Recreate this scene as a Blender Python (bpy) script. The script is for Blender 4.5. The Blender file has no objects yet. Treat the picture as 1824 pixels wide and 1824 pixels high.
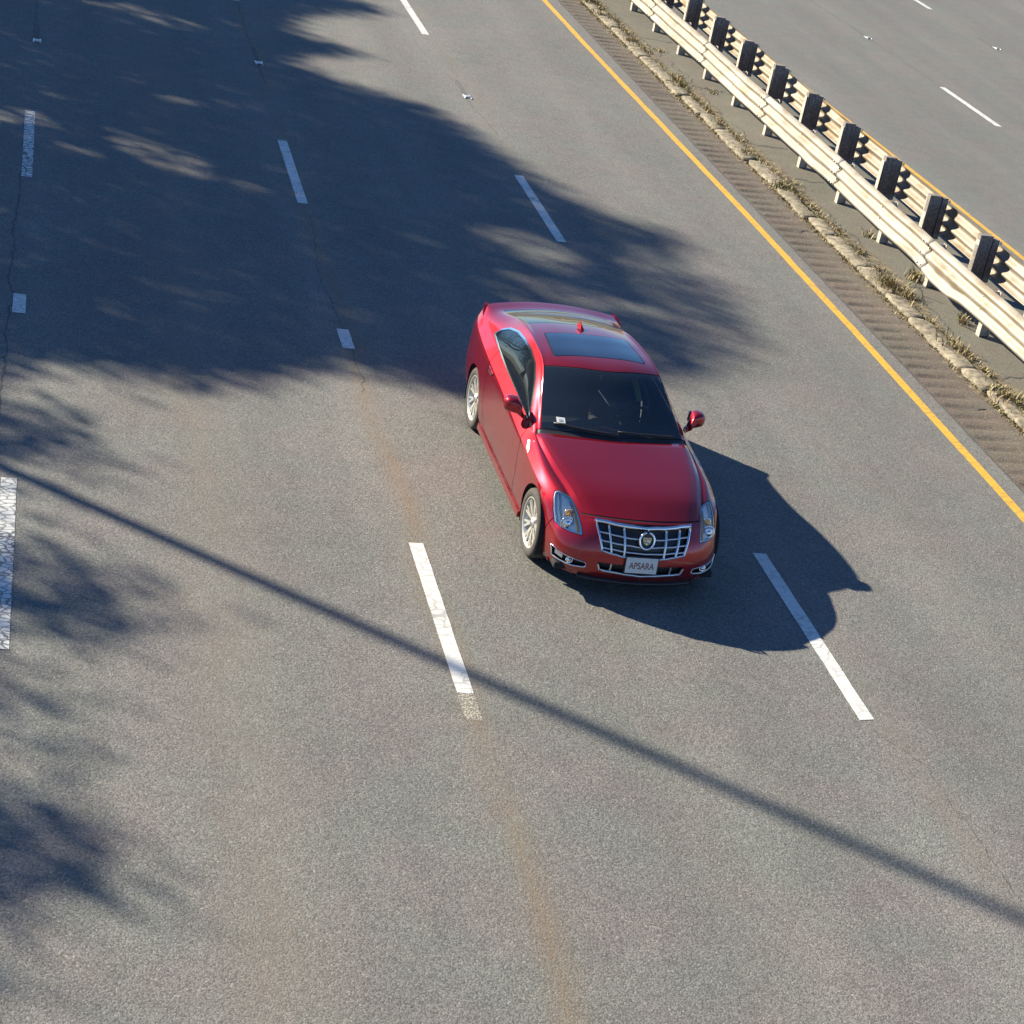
import bpy, bmesh, math, random
import numpy as np
from mathutils import Vector, Matrix
rnd = random.Random(7); rng = np.random.default_rng(11)
S = bpy.context.scene
COL = S.collection
# ================================================================ camera, sky, sun, exposure
CAM_F, PITCH, YAW, ROLL, CAM_H = 3468.297, 0.443493, 0.289203, 0.197682, 8.29825
def cam_axes(p, y, r):
    cy, sy, cp, sp = math.cos(y), math.sin(y), math.cos(p), math.sin(p)
    f = Vector((sy*cp, cy*cp, -sp)); rt = Vector((cy, -sy, 0)); up = rt.cross(f)
    return math.cos(r)*rt + math.sin(r)*up, -math.sin(r)*rt + math.cos(r)*up, f
a_, b_, c_ = cam_axes(PITCH, YAW, ROLL)
cd = bpy.data.cameras.new('camera'); cam = bpy.data.objects.new('camera', cd); COL.objects.link(cam)
M3 = Matrix((a_, b_, -c_)).transposed()
cam.matrix_world = Matrix.Translation((0, 0, CAM_H)) @ M3.to_4x4()
cd.sensor_width = 36; cd.lens = CAM_F/1824*36; cd.clip_end = 2000; cd.clip_start = .1
S.camera = cam
SUN_EL = math.radians(28.0); SUN_H = Vector((-.763, .647, 0)).normalized()   # horizontal direction towards the sun
SUN = Vector((SUN_H.x*math.cos(SUN_EL), SUN_H.y*math.cos(SUN_EL), math.sin(SUN_EL)))
w = bpy.data.worlds.new('World'); S.world = w; w.use_nodes = True
wn = w.node_tree.nodes; wl = w.node_tree.links; wn.clear()
sky = wn.new('ShaderNodeTexSky'); sky.sky_type = 'NISHITA'; sky.sun_disc = False
sky.sun_elevation = SUN_EL; sky.sun_rotation = math.atan2(SUN_H.x, SUN_H.y) % (2*math.pi)
sky.air_density = 0.9; sky.dust_density = 0.0; sky.ozone_density = 8.0
bg = wn.new('ShaderNodeBackground'); bg.inputs[1].default_value = 0.068
wo = wn.new('ShaderNodeOutputWorld'); wl.new(sky.outputs[0], bg.inputs[0]); wl.new(bg.outputs[0], wo.inputs[0])
sd = bpy.data.lights.new('sun', 'SUN'); sd.energy = 5.0; sd.angle = math.radians(0.6); sd.color = (1, .91, .72)
sun = bpy.data.objects.new('sun', sd); COL.objects.link(sun); sun.rotation_euler = (-SUN).to_track_quat('-Z', 'Y').to_euler()
S.view_settings.view_transform = 'Standard'; S.view_settings.look = 'None'; S.view_settings.gamma = 1
S.view_settings.exposure = 1.36

# ================================================================ helpers
def tag(o, label=None, cat=None, group=None, kind=None):
    if label: o['label'] = label
    if cat: o['category'] = cat
    if group: o['group'] = group
    if kind: o['kind'] = kind
    return o
def empty(name, loc=(0, 0, 0), rz=0):
    o = bpy.data.objects.new(name, None); COL.objects.link(o); o.location = loc; o.rotation_euler = (0, 0, rz); o.empty_display_size = .2
    return o
def mesh(name, V, F, mat, parent=None, smooth=False, N=None, loc=None):
    me = bpy.data.meshes.new(name); me.from_pydata([tuple(map(float, p)) for p in V], [], [tuple(map(int, f)) for f in F]); me.update()
    if smooth or N is not None:
        me.polygons.foreach_set('use_smooth', [True]*len(me.polygons))
    if N is not None: me.normals_split_custom_set_from_vertices([tuple(map(float, n)) for n in N])
    me.materials.append(mat)
    o = bpy.data.objects.new(name, me); COL.objects.link(o)
    if parent: o.parent = parent
    if loc: o.location = loc
    return o
class MB:
    def __init__(s): s.V = []; s.F = []
    def add(s, V, F):
        n = len(s.V); s.V += [tuple(v) for v in V]; s.F += [tuple(i+n for i in f) for f in F]; return s
    def box(s, x0, x1, y0, y1, z0, z1, ch=0):
        V = [(x, y, z) for x in (x0, x1) for y in (y0, y1) for z in (z0, z1)]
        return s.add(V, [(0,1,3,2),(4,6,7,5),(0,4,5,1),(2,3,7,6),(0,2,6,4),(1,5,7,3)])
    def rbox(s, c, d, r=.01, M=None):
        """bevelled box centred at c with size d"""
        bm = bmesh.new(); bmesh.ops.create_cube(bm, size=1)
        for v in bm.verts: v.co = Vector((v.co.x*d[0], v.co.y*d[1], v.co.z*d[2]))
        bmesh.ops.bevel(bm, geom=bm.edges[:], offset=min(r, min(d)*.45), segments=2, affect='EDGES', profile=.5)
        for v in bm.verts:
            if M is not None: v.co = M @ v.co
            v.co += Vector(c)
        bm.verts.index_update()
        s.add([v.co[:] for v in bm.verts], [[v.index for v in f.verts] for f in bm.faces]); bm.free(); return s
    def tube(s, pts, r, n=8, cap=True):
        pts = [Vector(p) for p in pts]; R = r if hasattr(r, '__len__') else [r]*len(pts); V = []; F = []
        for i, p in enumerate(pts):
            t = (pts[min(i+1, len(pts)-1)]-pts[max(i-1, 0)]).normalized()
            u = t.cross(Vector((0, 0, 1)));
            if u.length < 1e-3: u = t.cross(Vector((0, 1, 0)))
            u.normalize(); v = t.cross(u)
            for k in range(n):
                a = 2*math.pi*k/n; V.append(p+(u*math.cos(a)+v*math.sin(a))*R[i])
        for i in range(len(pts)-1):
            for k in range(n): F.append((i*n+k, i*n+(k+1) % n, (i+1)*n+(k+1) % n, (i+1)*n+k))
        if cap: F.append(tuple(range(n))[::-1]); F.append(tuple((len(pts)-1)*n+k for k in range(n)))
        return s.add(V, F)
    def bar(s, pts, wdir, ndir, w, t):
        """rectangular strip along pts; half widths w along wdir, thickness t along ndir"""
        V = []; F = []; wd = Vector(wdir); nd = Vector(ndir)
        for p in pts:
            p = Vector(p)
            V += [p-wd*w-nd*t, p+wd*w-nd*t, p+wd*w*.8+nd*t, p-wd*w*.8+nd*t]
        for i in range(len(pts)-1):
            for k in range(4): F.append((i*4+k, i*4+(k+1) % 4, (i+1)*4+(k+1) % 4, (i+1)*4+k))
        F.append((0,1,2,3)); n = len(pts)*4; F.append((n-1,n-2,n-3,n-4))
        return s.add(V, F)
    def build(s, name, mat, parent=None, smooth=False):
        o = mesh(name, s.V, s.F, mat, parent, smooth); return o
def mat(name): 
    m = bpy.data.materials.new(name); m.use_nodes = True
    nt = m.node_tree; b = nt.nodes['Principled BSDF']; return m, nt, b
def simple(name, col, rough=.5, metal=0, coat=0, spec=.5, noise=0, nscale=20, bump=0):
    m, nt, b = mat(name); b.inputs['Base Color'].default_value = (*col, 1); b.inputs['Roughness'].default_value = rough
    b.inputs['Metallic'].default_value = metal; b.inputs['Coat Weight'].default_value = coat; b.inputs['Coat Roughness'].default_value = .03
    b.inputs['Specular IOR Level'].default_value = spec
    if noise or bump:
        tc = nt.nodes.new('ShaderNodeTexCoord'); nz = nt.nodes.new('ShaderNodeTexNoise'); nz.inputs['Scale'].default_value = nscale; nz.inputs['Detail'].default_value = 6
        nt.links.new(tc.outputs['Object'], nz.inputs['Vector'])
        if noise:
            mr = nt.nodes.new('ShaderNodeMapRange'); mr.inputs[1].default_value = .3; mr.inputs[2].default_value = .7; mr.inputs[3].default_value = 1-noise; mr.inputs[4].default_value = 1+noise
            mx = nt.nodes.new('ShaderNodeMix'); mx.data_type = 'RGBA'; mx.blend_type = 'MULTIPLY'; mx.inputs[0].default_value = 1
            nt.links.new(nz.outputs['Fac'], mr.inputs[0]); nt.links.new(mr.outputs[0], mx.inputs[7]); mx.inputs[6].default_value = (*col, 1)
            nt.links.new(mx.outputs[2], b.inputs['Base Color'])
        if bump:
            bp = nt.nodes.new('ShaderNodeBump'); bp.inputs['Strength'].default_value = bump; bp.inputs['Distance'].default_value = .01
            nt.links.new(nz.outputs['Fac'], bp.inputs['Height']); nt.links.new(bp.outputs[0], b.inputs['Normal'])
    return m
class NT:
    """small node-building helper"""
    def __init__(s, name): s.m, s.nt, s.b = mat(name); s.n = s.nt.nodes; s.l = s.nt.links
    def node(s, t, **k):
        n = s.n.new(t)
        for a, v in k.items():
            if a.startswith('i_'): n.inputs[a[2:].replace('_', ' ')].default_value = v
            else: setattr(n, a, v)
        return n
    def link(s, a, b): s.l.new(a, b)
    def coord(s):
        return s.node('ShaderNodeTexCoord').outputs['Object']
    def noise(s, vec, scale, detail=4, rough=.55, dist=0):
        n = s.node('ShaderNodeTexNoise'); n.inputs['Scale'].default_value = scale; n.inputs['Detail'].default_value = detail; n.inputs['Roughness'].default_value = rough; n.inputs['Distortion'].default_value = dist
        s.link(vec, n.inputs['Vector']); return n.outputs['Fac']
    def mapr(s, v, a, b, c, d):
        n = s.node('ShaderNodeMapRange'); s.link(v, n.inputs[0])
        for i, x in enumerate((a, b, c, d)): n.inputs[i+1].default_value = x
        return n.outputs[0]
    def math(s, op, a, b=None, c=None):
        n = s.node('ShaderNodeMath', operation=op)
        for i, x in enumerate((a, b, c)):
            if x is None: continue
            if isinstance(x, (int, float)): n.inputs[i].default_value = x
            else: s.link(x, n.inputs[i])
        return n.outputs[0]
    def mix(s, f, a, b, mode='MIX'):
        n = s.node('ShaderNodeMix', data_type='RGBA', blend_type=mode)
        for i, x in ((0, f), (6, a), (7, b)):
            if isinstance(x, (int, float)): n.inputs[i].default_value = x
            elif isinstance(x, tuple): n.inputs[i].default_value = (*x, 1) if len(x) == 3 else x
            else: s.link(x, n.inputs[i])
        return n.outputs[2]
    def scalev(s, vec, v):
        n = s.node('ShaderNodeMapping'); n.inputs['Scale'].default_value = v; s.link(vec, n.inputs['Vector']); return n.outputs[0]
    def bump(s, h, strength, dist):
        n = s.node('ShaderNodeBump'); n.inputs['Strength'].default_value = strength; n.inputs['Distance'].default_value = dist
        s.link(h, n.inputs['Height']); s.link(n.outputs[0], s.b.inputs['Normal'])

def asphalt(name, base, dark, stains=(), speck=1.0, brown=(.17,.115,.07), lanes=None):
    g = NT(name); P = g.coord()
    sx = g.node('ShaderNodeSeparateXYZ'); g.link(P, sx.inputs[0]); X, Y = sx.outputs[0], sx.outputs[1]
    big = g.noise(P, .35, 5, .6); mid = g.noise(P, 3.0, 5, .65); fine = g.noise(P, 58, 3, .7, .6)
    stretched = g.noise(g.scalev(P, (1.3, .07, 1)), 1.0, 5, .6)
    vo = g.node('ShaderNodeTexVoronoi'); vo.inputs['Scale'].default_value = 78; g.link(P, vo.inputs['Vector'])
    cell = g.node('ShaderNodeSeparateColor'); g.link(vo.outputs['Color'], cell.inputs[0])
    col = g.mix(g.mapr(big, .35, .65, 0, 1), base, dark)
    col = g.mix(g.mapr(stretched, .35, .68, 0, .45), col, tuple(c*.72 for c in base))
    hue = g.noise(P, 1.1, 3, .5)
    col = g.mix(g.mapr(hue, .40, .60, 0, 1), g.mix(1.0, col, (1.035, .985, .985), 'MULTIPLY'), g.mix(1.0, col, (.975, 1.01, .985), 'MULTIPLY'))
    # stones of the aggregate: most dull, a few pale, a few dark
    v = g.mapr(cell.outputs[0], 0, 1, 1-.36*speck, 1+.36*speck)
    col = g.mix(1.0, col, v, 'MULTIPLY')
    pale = g.math('GREATER_THAN', cell.outputs[1], .975)
    col = g.mix(g.math('MULTIPLY', pale, .34*speck), col, (.42, .39, .34))
    col = g.mix(1.0, col, g.mapr(fine, .3, .7, 1-.30*speck, 1+.30*speck), 'MULTIPLY')
    col = g.mix(1.0, col, g.mapr(mid, .3, .7, .93, 1.07), 'MULTIPLY')
    if lanes:
        x0, pitch = lanes
        ph = g.math('MULTIPLY', g.math('SUBTRACT', X, x0), 2*math.pi/pitch)
        tr = g.math('MULTIPLY', g.math('COSINE', g.math('MULTIPLY', ph, 2.0)), g.mapr(g.noise(g.scalev(P, (.5, .06, 1)), 1.0, 4), .35, .65, .02, .085))
        oil = g.math('MULTIPLY', g.math('POWER', g.mapr(g.math('COSINE', ph), -1, 1, 1, 0), 6), g.mapr(g.noise(g.scalev(P, (1, .12, 1)), 1.3, 5), .4, .65, 0, .10))
        col = g.mix(1.0, col, g.math('SUBTRACT', g.math('ADD', 1.0, tr), oil), 'MULTIPLY')
    for (x0, wdt, amt, c2) in stains:
        wob = g.math('MULTIPLY_ADD', g.noise(g.scalev(P, (0, .25, 0)), 1.0, 4, .6), .55, -.275)
        d = g.math('ABSOLUTE', g.math('SUBTRACT', g.math('ADD', X, wob), x0))
        m = g.mapr(d, 0, wdt, 1, 0); m = g.math('POWER', m, 1.5)
        m = g.math('MULTIPLY', m, g.mapr(g.noise(g.scalev(P, (1, .25, 1)), 2.2, 5, .7), .35, .7, .2, 1)); m = g.math('MULTIPLY', m, g.mapr(g.noise(P, 24, 5, .8), .40, .60, .45, 1.25))
        col = g.mix(g.math('MULTIPLY', m, amt), col, c2)
    g.link(col, g.b.inputs['Base Color']); g.b.inputs['Roughness'].default_value = .82; g.b.inputs['Specular IOR Level'].default_value = .35
    h = g.math('ADD', g.math('MULTIPLY', fine, .6), g.math('MULTIPLY', vo.outputs['Distance'], -.5))
    g.bump(h, .75, .006)
    return g.m
# ---------------------------------------------------------------- car body surface (u back from front axle, s to the side, z up)
TOP=[
[(-.42,.74,.655),(-.47,.66,.69),(-.54,.55,.708),(-.60,.42,.72),(-.65,.20,.727),(-.67,0,.73)],
[(-.20,.84,.725),(-.22,.735,.790),(-.25,.62,.805),(-.27,.50,.830),(-.30,.25,.842),(-.30,0,.847)],
[(.10,.88,.775),(.10,.80,.850),(.10,.70,.868),(.10,.58,.895),(.10,.29,.910),(.10,0,.915)],
[(.45,.89,.81),(.45,.81,.890),(.45,.745,.910),(.44,.64,.938),(.42,.32,.955),(.40,0,.960)],
[(.74,.89,.835),(.74,.80,.920),(.74,.765,.940),(.71,.68,.963),(.63,.34,.980),(.58,0,.985)],
[(1.1,.893,.862),(1.1,.80,.965),(1.12,.695,1.13),(1.10,.630,1.165),(1.02,.31,1.20),(.98,0,1.205)],
[(1.5,.893,.89),(1.5,.80,.99),(1.52,.635,1.32),(1.50,.570,1.365),(1.42,.30,1.405),(1.38,0,1.41)],
[(2.0,.893,.92),(2.0,.805,1.02),(2.0,.620,1.355),(2.0,.540,1.395),(2.0,.28,1.425),(2.0,0,1.43)],
[(2.5,.895,.95),(2.5,.80,1.05),(2.5,.60,1.335),(2.5,.51,1.36),(2.5,.27,1.388),(2.5,0,1.392)],
[(2.95,.89,.98),(2.95,.79,1.075),(2.95,.625,1.235),(2.95,.52,1.275),(2.95,.26,1.308),(2.95,0,1.313)],
[(3.33,.865,1.005),(3.34,.775,1.095),(3.36,.67,1.155),(3.38,.52,1.175),(3.40,.26,1.198),(3.42,0,1.203)],
[(3.55,.82,1.03),(3.585,.755,1.115),(3.62,.69,1.150),(3.67,.48,1.168),(3.71,.24,1.18),(3.72,0,1.185)],
]
_F=[ # front wrap, lower levels (below the shoulder) from centre to corner: levels 4..0
[(-.72,0,.69),(-.80,0,.58),(-.84,0,.42),(-.83,0,.27),(-.78,0,.17)],
[(-.70,.21,.69),(-.785,.22,.58),(-.825,.22,.42),(-.815,.22,.27),(-.76,.22,.17)],
[(-.65,.43,.685),(-.735,.44,.57),(-.78,.44,.42),(-.775,.44,.27),(-.72,.44,.17)],
[(-.585,.565,.665),(-.66,.60,.56),(-.71,.61,.42),(-.71,.61,.27),(-.66,.60,.18)],
[(-.50,.685,.645),(-.55,.73,.55),(-.60,.745,.42),(-.60,.745,.27),(-.56,.73,.19)],
[(-.43,.765,.61),(-.45,.80,.53),(-.47,.815,.42),(-.47,.81,.28),(-.45,.79,.20)],
]
def _side(u,ds=0.):
    return [(.0,.012,-.065),(.0,.016,None,.60),(.0,.010,None,.42),(.0,-.005,None,.28),(.0,-.035,None,.18)]
def build_keys():
    A=[]
    for i in range(5,-1,-1):   # centre -> corner of front edge
        A.append([TOP[0][i]]+_F[5-i])
    for r in range(1,12):
        u,s,z=TOP[r][0]
        fl=.012 if r in (9,) else (.006 if r in (8,10) else 0)
        if r==1: lo=[(u,.868,.665),(u-.0,.882,.57),(u-.01,.885,.42),(u-.01,.875,.29),(u,.85,.20)]
        elif r<=10:
            lo=[(u,s+.012,z-.07),(u,s+.016+fl,.60+.02*(r>7)),(u,s+.010+fl,.42),(u,s-.006,.27),(u,s-.035,.18)]
        else:
            lo=[(3.60,.835,.93),(3.64,.84,.72),(3.68,.84,.52),(3.68,.82,.36),(3.64,.80,.24)]
        A.append([TOP[r][0]]+lo)
    back=[[(3.66,.76,.95),(3.72,.76,.75),(3.78,.76,.54),(3.77,.74,.36),(3.72,.72,.24)],
          [(3.72,.69,.98),(3.78,.68,.78),(3.85,.68,.55),(3.84,.67,.36),(3.78,.66,.24)],
          [(3.77,.49,1.0),(3.84,.48,.80),(3.90,.48,.56),(3.89,.48,.36),(3.82,.47,.24)],
          [(3.80,.25,1.0),(3.87,.25,.80),(3.93,.25,.56),(3.92,.25,.36),(3.85,.25,.24)],
          [(3.81,0,1.0),(3.88,0,.80),(3.94,0,.56),(3.93,0,.36),(3.86,0,.24)]]
    for i in range(1,6): A.append([TOP[11][i]]+back[i-1])
    return np.array(TOP,float),np.array(A,float)
def pchip(x,Y,xi):
    """monotone cubic along axis 0"""
    x=np.asarray(x,float);h=np.diff(x);sh=(slice(None),)+(None,)*(Y.ndim-1)
    d=np.diff(Y,axis=0)/h[sh]
    m=np.zeros_like(Y)
    w1=2*h[1:]+h[:-1];w2=h[1:]+2*h[:-1]
    a=d[:-1];b=d[1:]
    with np.errstate(divide='ignore',invalid='ignore'):
        hm=(w1+w2)[sh]/(w1[sh]/a+w2[sh]/b)
    m[1:-1]=np.where(a*b>0,hm,0); m[0]=d[0]; m[-1]=d[-1]
    i=np.clip(np.searchsorted(x,xi)-1,0,len(h)-1); t=((xi-x[i])/h[i])[sh]; H=h[i][sh]
    return ((1+2*t)*(1-t)**2)*Y[i]+(t*(1-t)**2)*H*m[i]+(t*t*(3-2*t))*Y[i+1]+(t*t*(t-1))*H*m[i+1]
def cat(x,Y,xi,ten=.5):
    x=np.asarray(x,float);h=np.diff(x);sh=(slice(None),)+(None,)*(Y.ndim-1)
    d=np.diff(Y,axis=0)/h[sh]; m=np.zeros_like(Y)
    m[1:-1]=(d[1:]+d[:-1])/2; m[0]=d[0]; m[-1]=d[-1]
    i=np.clip(np.searchsorted(x,xi)-1,0,len(h)-1); t=((xi-x[i])/h[i])[sh]; H=h[i][sh]
    return ((1+2*t)*(1-t)**2)*Y[i]+(t*(1-t)**2)*H*m[i]+(t*t*(3-2*t))*Y[i+1]+(t*t*(t-1))*H*m[i+1]
def surfaces(nv=12,nk=12):
    T,A=build_keys()
    # top: v 0..11, k 0..5 ; symmetric about k=5
    v=np.linspace(0,11,11*nv+1); k=np.linspace(0,5,5*nk+1)
    Tv=np.concatenate([cat(np.arange(0,5),T[:5],v[v<=4]),           # hood (crease at the cowl)
                       cat(np.arange(4,12),T[4:],v[v>4])])
    Tm=np.concatenate([Tv,(Tv[:,4:5]*np.array([1,-1,1]))],axis=1)     # mirrored key beyond the centre
    K=Tm.transpose(1,0,2)
    lo=cat([0,1],K[:2],k[k<=1]) if False else None
    S=cat(np.arange(7),K,k).transpose(1,0,2)
    # keep side glass straight between k1 and k2 on cabin rows: linear blend
    for j,vv in enumerate(v):
        w=np.clip((vv-4.0)/.6,0,1)*np.clip((10.2-vv)/.8,0,1)
        if w>0:
            for i,kk in enumerate(k):
                if kk<=1: p=Tv[j,0]*(1-kk)+Tv[j,1]*kk
                elif kk<=2:
                    t=kk-1; p=Tv[j,1]*(1-t)+Tv[j,2]*t; p=p+np.array([0,.018*4*t*(1-t)*1.0,0])
                else: continue
                S[j,i]=S[j,i]*(1-w)+p*w
    for j,vv in enumerate(v):      # raised middle of the bonnet with a crease each side
        w=np.clip((vv-.1)/.7,0,1)*np.clip((4-vv)/.45,0,1)
        S[j,:,2]+=w*.016*np.clip((k-1.66)/.42,0,1)-w*.004*np.clip(1-np.abs(k-1.55)/.3,0,1)
    # side: a 0..21, l 0..5 (0 = shoulder)
    na=nv; a=np.linspace(0,21,21*na+1); l=np.linspace(0,5,5*nk+1)
    Aa=cat(np.arange(22),A,a)
    B=cat(np.arange(6),Aa.transpose(1,0,2),l).transpose(1,0,2)
    # make the shared edge exact: front edge (a 0..5) = top row v=0 k 5..0 ; side (5..16) = col k=0 ; back
    ed=[]
    for aa in a:
        if aa<=5: q=np.array([np.interp(5-aa,k,S[0,:,c]) for c in range(3)])
        elif aa<=16: q=np.array([np.interp(aa-5,v,S[:,0,c]) for c in range(3)])
        else: q=np.array([np.interp(aa-16,k,S[-1,:,c]) for c in range(3)])
        ed.append(q)
    ed=np.array(ed); dlt=ed-B[:,0]
    fall=np.clip(1-l/1.0,0,1)
    B=B+dlt[:,None]*fall[None,:,None]
    return (v,k,S),(a,l,B)
def grid_tris(n,m):
    i,j=np.meshgrid(np.arange(n-1),np.arange(m-1),indexing='ij'); a=(i*m+j).ravel(); b=a+1; c=a+m; d=c+1
    return np.concatenate([np.stack([a,c,d],1),np.stack([a,d,b],1)])
def gnormals(S):
    du=np.gradient(S,axis=0);dv=np.gradient(S,axis=1); n=np.cross(du,dv)
    return n/np.maximum(np.linalg.norm(n,axis=2,keepdims=True),1e-9)
class TM:
    """triangle mesh with per-vertex attributes: P(3) N(3) Q(2 params)"""
    def __init__(s,V,F): s.V=V;s.F=F
    P=property(lambda s:s.V[:,:3]); N=property(lambda s:s.V[:,3:6]); Q=property(lambda s:s.V[:,6:8])
    def clip(s,f):
        """returns (part f<0, part f>=0)"""
        out=[]
        for sg in (1,-1):
            g=f*sg; ins=g[s.F]<0; c=ins.sum(1)
            V=[s.V];F=[s.F[c==3]];n=len(s.V)
            for cnt in (1,2):
                sel=s.F[c==cnt]; m=ins[c==cnt]
                if not len(sel): continue
                odd=m if cnt==1 else ~m
                o=odd.argmax(1); r=np.arange(len(sel))
                A=sel[r,o];B=sel[r,(o+1)%3];C=sel[r,(o+2)%3]
                def cut(X,Y):
                    t=(g[X]/(g[X]-g[Y]))[:,None]; return s.V[X]*(1-t)+s.V[Y]*t
                AB=cut(A,B);AC=cut(A,C);k=len(sel)
                V+=[AB,AC]; ab=np.arange(n,n+k);ac=np.arange(n+k,n+2*k);n+=2*k
                if cnt==1: F.append(np.stack([A,ab,ac],1))
                else: F+= [np.stack([ab,B,C],1),np.stack([ab,C,ac],1)]
            V=np.concatenate(V);F=np.concatenate(F)
            used,inv=np.unique(F,return_inverse=True)
            out.append(TM(V[used],inv.reshape(-1,3)))
        return out
def sdpoly(X,Y,poly):
    """signed distance to polygon, negative inside"""
    P=np.array(poly,float);n=len(P);d=np.full(X.shape,1e9);ins=np.zeros(X.shape,bool)
    for i in range(n):
        a=P[i];b=P[(i+1)%n];e=b-a;wx=X-a[0];wy=Y-a[1]
        t=np.clip((wx*e[0]+wy*e[1])/(e@e),0,1)
        d=np.minimum(d,np.hypot(wx-e[0]*t,wy-e[1]*t))
        c=((a[1]<=Y)&(b[1]>Y))|((b[1]<=Y)&(a[1]>Y))
        with np.errstate(divide='ignore',invalid='ignore'):
            xi=a[0]+(Y-a[1])*e[0]/(e[1] if e[1]!=0 else 1e-12)
        ins^=c&(X<xi)
    return np.where(ins,-d,d)
def tm(S,p,q,flip=False):
    n=gnormals(S); n=n*(-1 if flip else 1)
    a,b=np.meshgrid(p,q,indexing='ij')
    V=np.concatenate([S.reshape(-1,3),n.reshape(-1,3),np.stack([a.ravel(),b.ravel()],1)],1)
    F=grid_tris(*S.shape[:2])
    if flip: F=F[:,::-1]
    return TM(V,F)
# ================================================================ ground, roads, median
def strip(name, xs0, xs1, mat_, z=0, y0=-60, y1=260, ny=2, thick=0, kind='structure'):
    """a sheet between two edge functions of y"""
    V = []; F = []
    for i in range(ny):
        y = y0+(y1-y0)*i/(ny-1); V += [(xs0(y) if callable(xs0) else xs0, y, z), (xs1(y) if callable(xs1) else xs1, y, z)]
    for i in range(ny-1): F.append((2*i, 2*i+1, 2*i+3, 2*i+2))
    o = mesh(name, V, F, mat_); tag(o, kind=kind); return o
M_road = asphalt('asphalt_grey', (.157,.153,.143), (.136,.133,.125), lanes=(.14,3.67), stains=((3.88,.22,.75,(.185,.125,.065)),(3.88,.55,.22,(.18,.14,.10)),(1.97,.70,.62,(.165,.128,.098)),(7.62,.28,.30,(.19,.14,.10)),(9.4,.9,.10,(.17,.14,.11)),(5.6,1.0,.12,(.16,.15,.10))))
M_opp = asphalt('asphalt_worn', (.154,.151,.141), (.138,.135,.128), lanes=(19.2,3.66), stains=((19.6,.35,.35,(.20,.165,.12)),(17.3,1.0,.18,(.10,.10,.105)),(22.7,.5,.2,(.19,.16,.12)),(21,1.,.12,(.11,.11,.11))), speck=.6)
M_should = asphalt('asphalt_shoulder', (.130,.108,.086), (.112,.093,.075), speck=1.0)
M_med = asphalt('median_surface', (.160,.148,.118), (.122,.112,.090), speck=.7)
M_ground = simple('verge_ground', (.10,.11,.05), .95, noise=.4, nscale=1.5, bump=.5)
g0 = mesh('ground', [(-600,-600,-.06),(600,-600,-.06),(600,600,-.06),(-600,600,-.06)], [(0,1,2,3)], M_ground); tag(g0, kind='structure')
def kx(y):   # kerb's left edge
    return float(np.interp(y, [10,20,23.2,27.4,30.5,32.8,35,37.8,41,60,260], [12.2,12.17,12.12,12.10,12.05,12.02,11.97,11.95,11.93,11.9,11.9]))
strip('road', -7.4, 11.32, M_road, 0, -60, 260)
strip('opposite_road', 15.2, 31.5, M_opp, 0, -60, 260)
# shoulder with milled rumble grooves
gr_ = 1; V = []; F = []; xs = [11.32, 11.36, 11.40, 11.44, 11.80, 11.86, None]; ys = np.arange(8, 62, .033); n = len(xs)
for y in ys:
    ph = (y/.315) % 1.0; gdep = max(0, math.sin(math.pi*min(1, ph/.55))) if ph < .55 else 0
    if ph < .11: gr_ = rnd.uniform(.55, 1.2)
    for i, x in enumerate(xs):
        xx = kx(y) if x is None else x
        dd = {2: .4, 3: 1, 4: 1, 5: .3}.get(i, 0)*gdep*.022*gr_
        ln = -.006 if i == 1 else 0
        V.append((xx, y+.02*(i in (3, 4)), .0-dd+ln))
for j in range(len(ys)-1):
    for i in range(n-1): F.append((j*n+i, j*n+i+1, (j+1)*n+i+1, (j+1)*n+i))
tag(mesh('shoulder', V, F, M_should, smooth=True), kind='structure')
strip('shoulder', 11.32, kx, M_should, 0, 62, 260, 3); strip('shoulder', 11.32, kx, M_should, 0, -60, 8, 3)
strip('median', lambda y: kx(y)+.30, 15.2, M_med, .045, -60, 260, 80)
# kerb: old granite blocks, each a little askew
M_kerb = simple('granite_kerb', (.20,.172,.125), .95, noise=.55, nscale=11, bump=1.0)
mb = MB(); y = -2.0
while y < 75:
    L = rnd.uniform(.5, 1.9); x0 = kx(y+L/2)+rnd.uniform(-.03, .03); wd = rnd.uniform(.24, .31); h = rnd.uniform(.045, .07); nn = max(3, int(L/.12)); rot = rnd.uniform(-.03, .03)
    V = []; F = []; prof = [(0, -.05), (.01, .75), (.08, 1.0), (.5, 1.02), (.93, 1.0), (1, .8), (1, -.05)]; m = len(prof)
    for i in range(nn+1):
        t = i/nn; e = 1-.14*max(0, abs(t-.5)*2-.85)/.15+rnd.gauss(0, .035)
        for (px, pz) in prof:
            V.append((x0+wd*((px-.5)*e+.5)+rnd.gauss(0, .007)+rot*(t-.5)*L, y+.006+t*(L-.012), max(-.03, h*pz*(e if pz > .4 else 1)+rnd.gauss(0, .005))))
    for i in range(nn):
        for k in range(m-1): F.append((i*m+k, i*m+k+1, (i+1)*m+k+1, (i+1)*m+k))
    F.append(tuple(range(m))[::-1]); F.append(tuple(nn*m+k for k in range(m)))
    mb.add(V, F); y += L
tag(mb.build('kerb', M_kerb, smooth=True), kind='structure')
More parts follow.
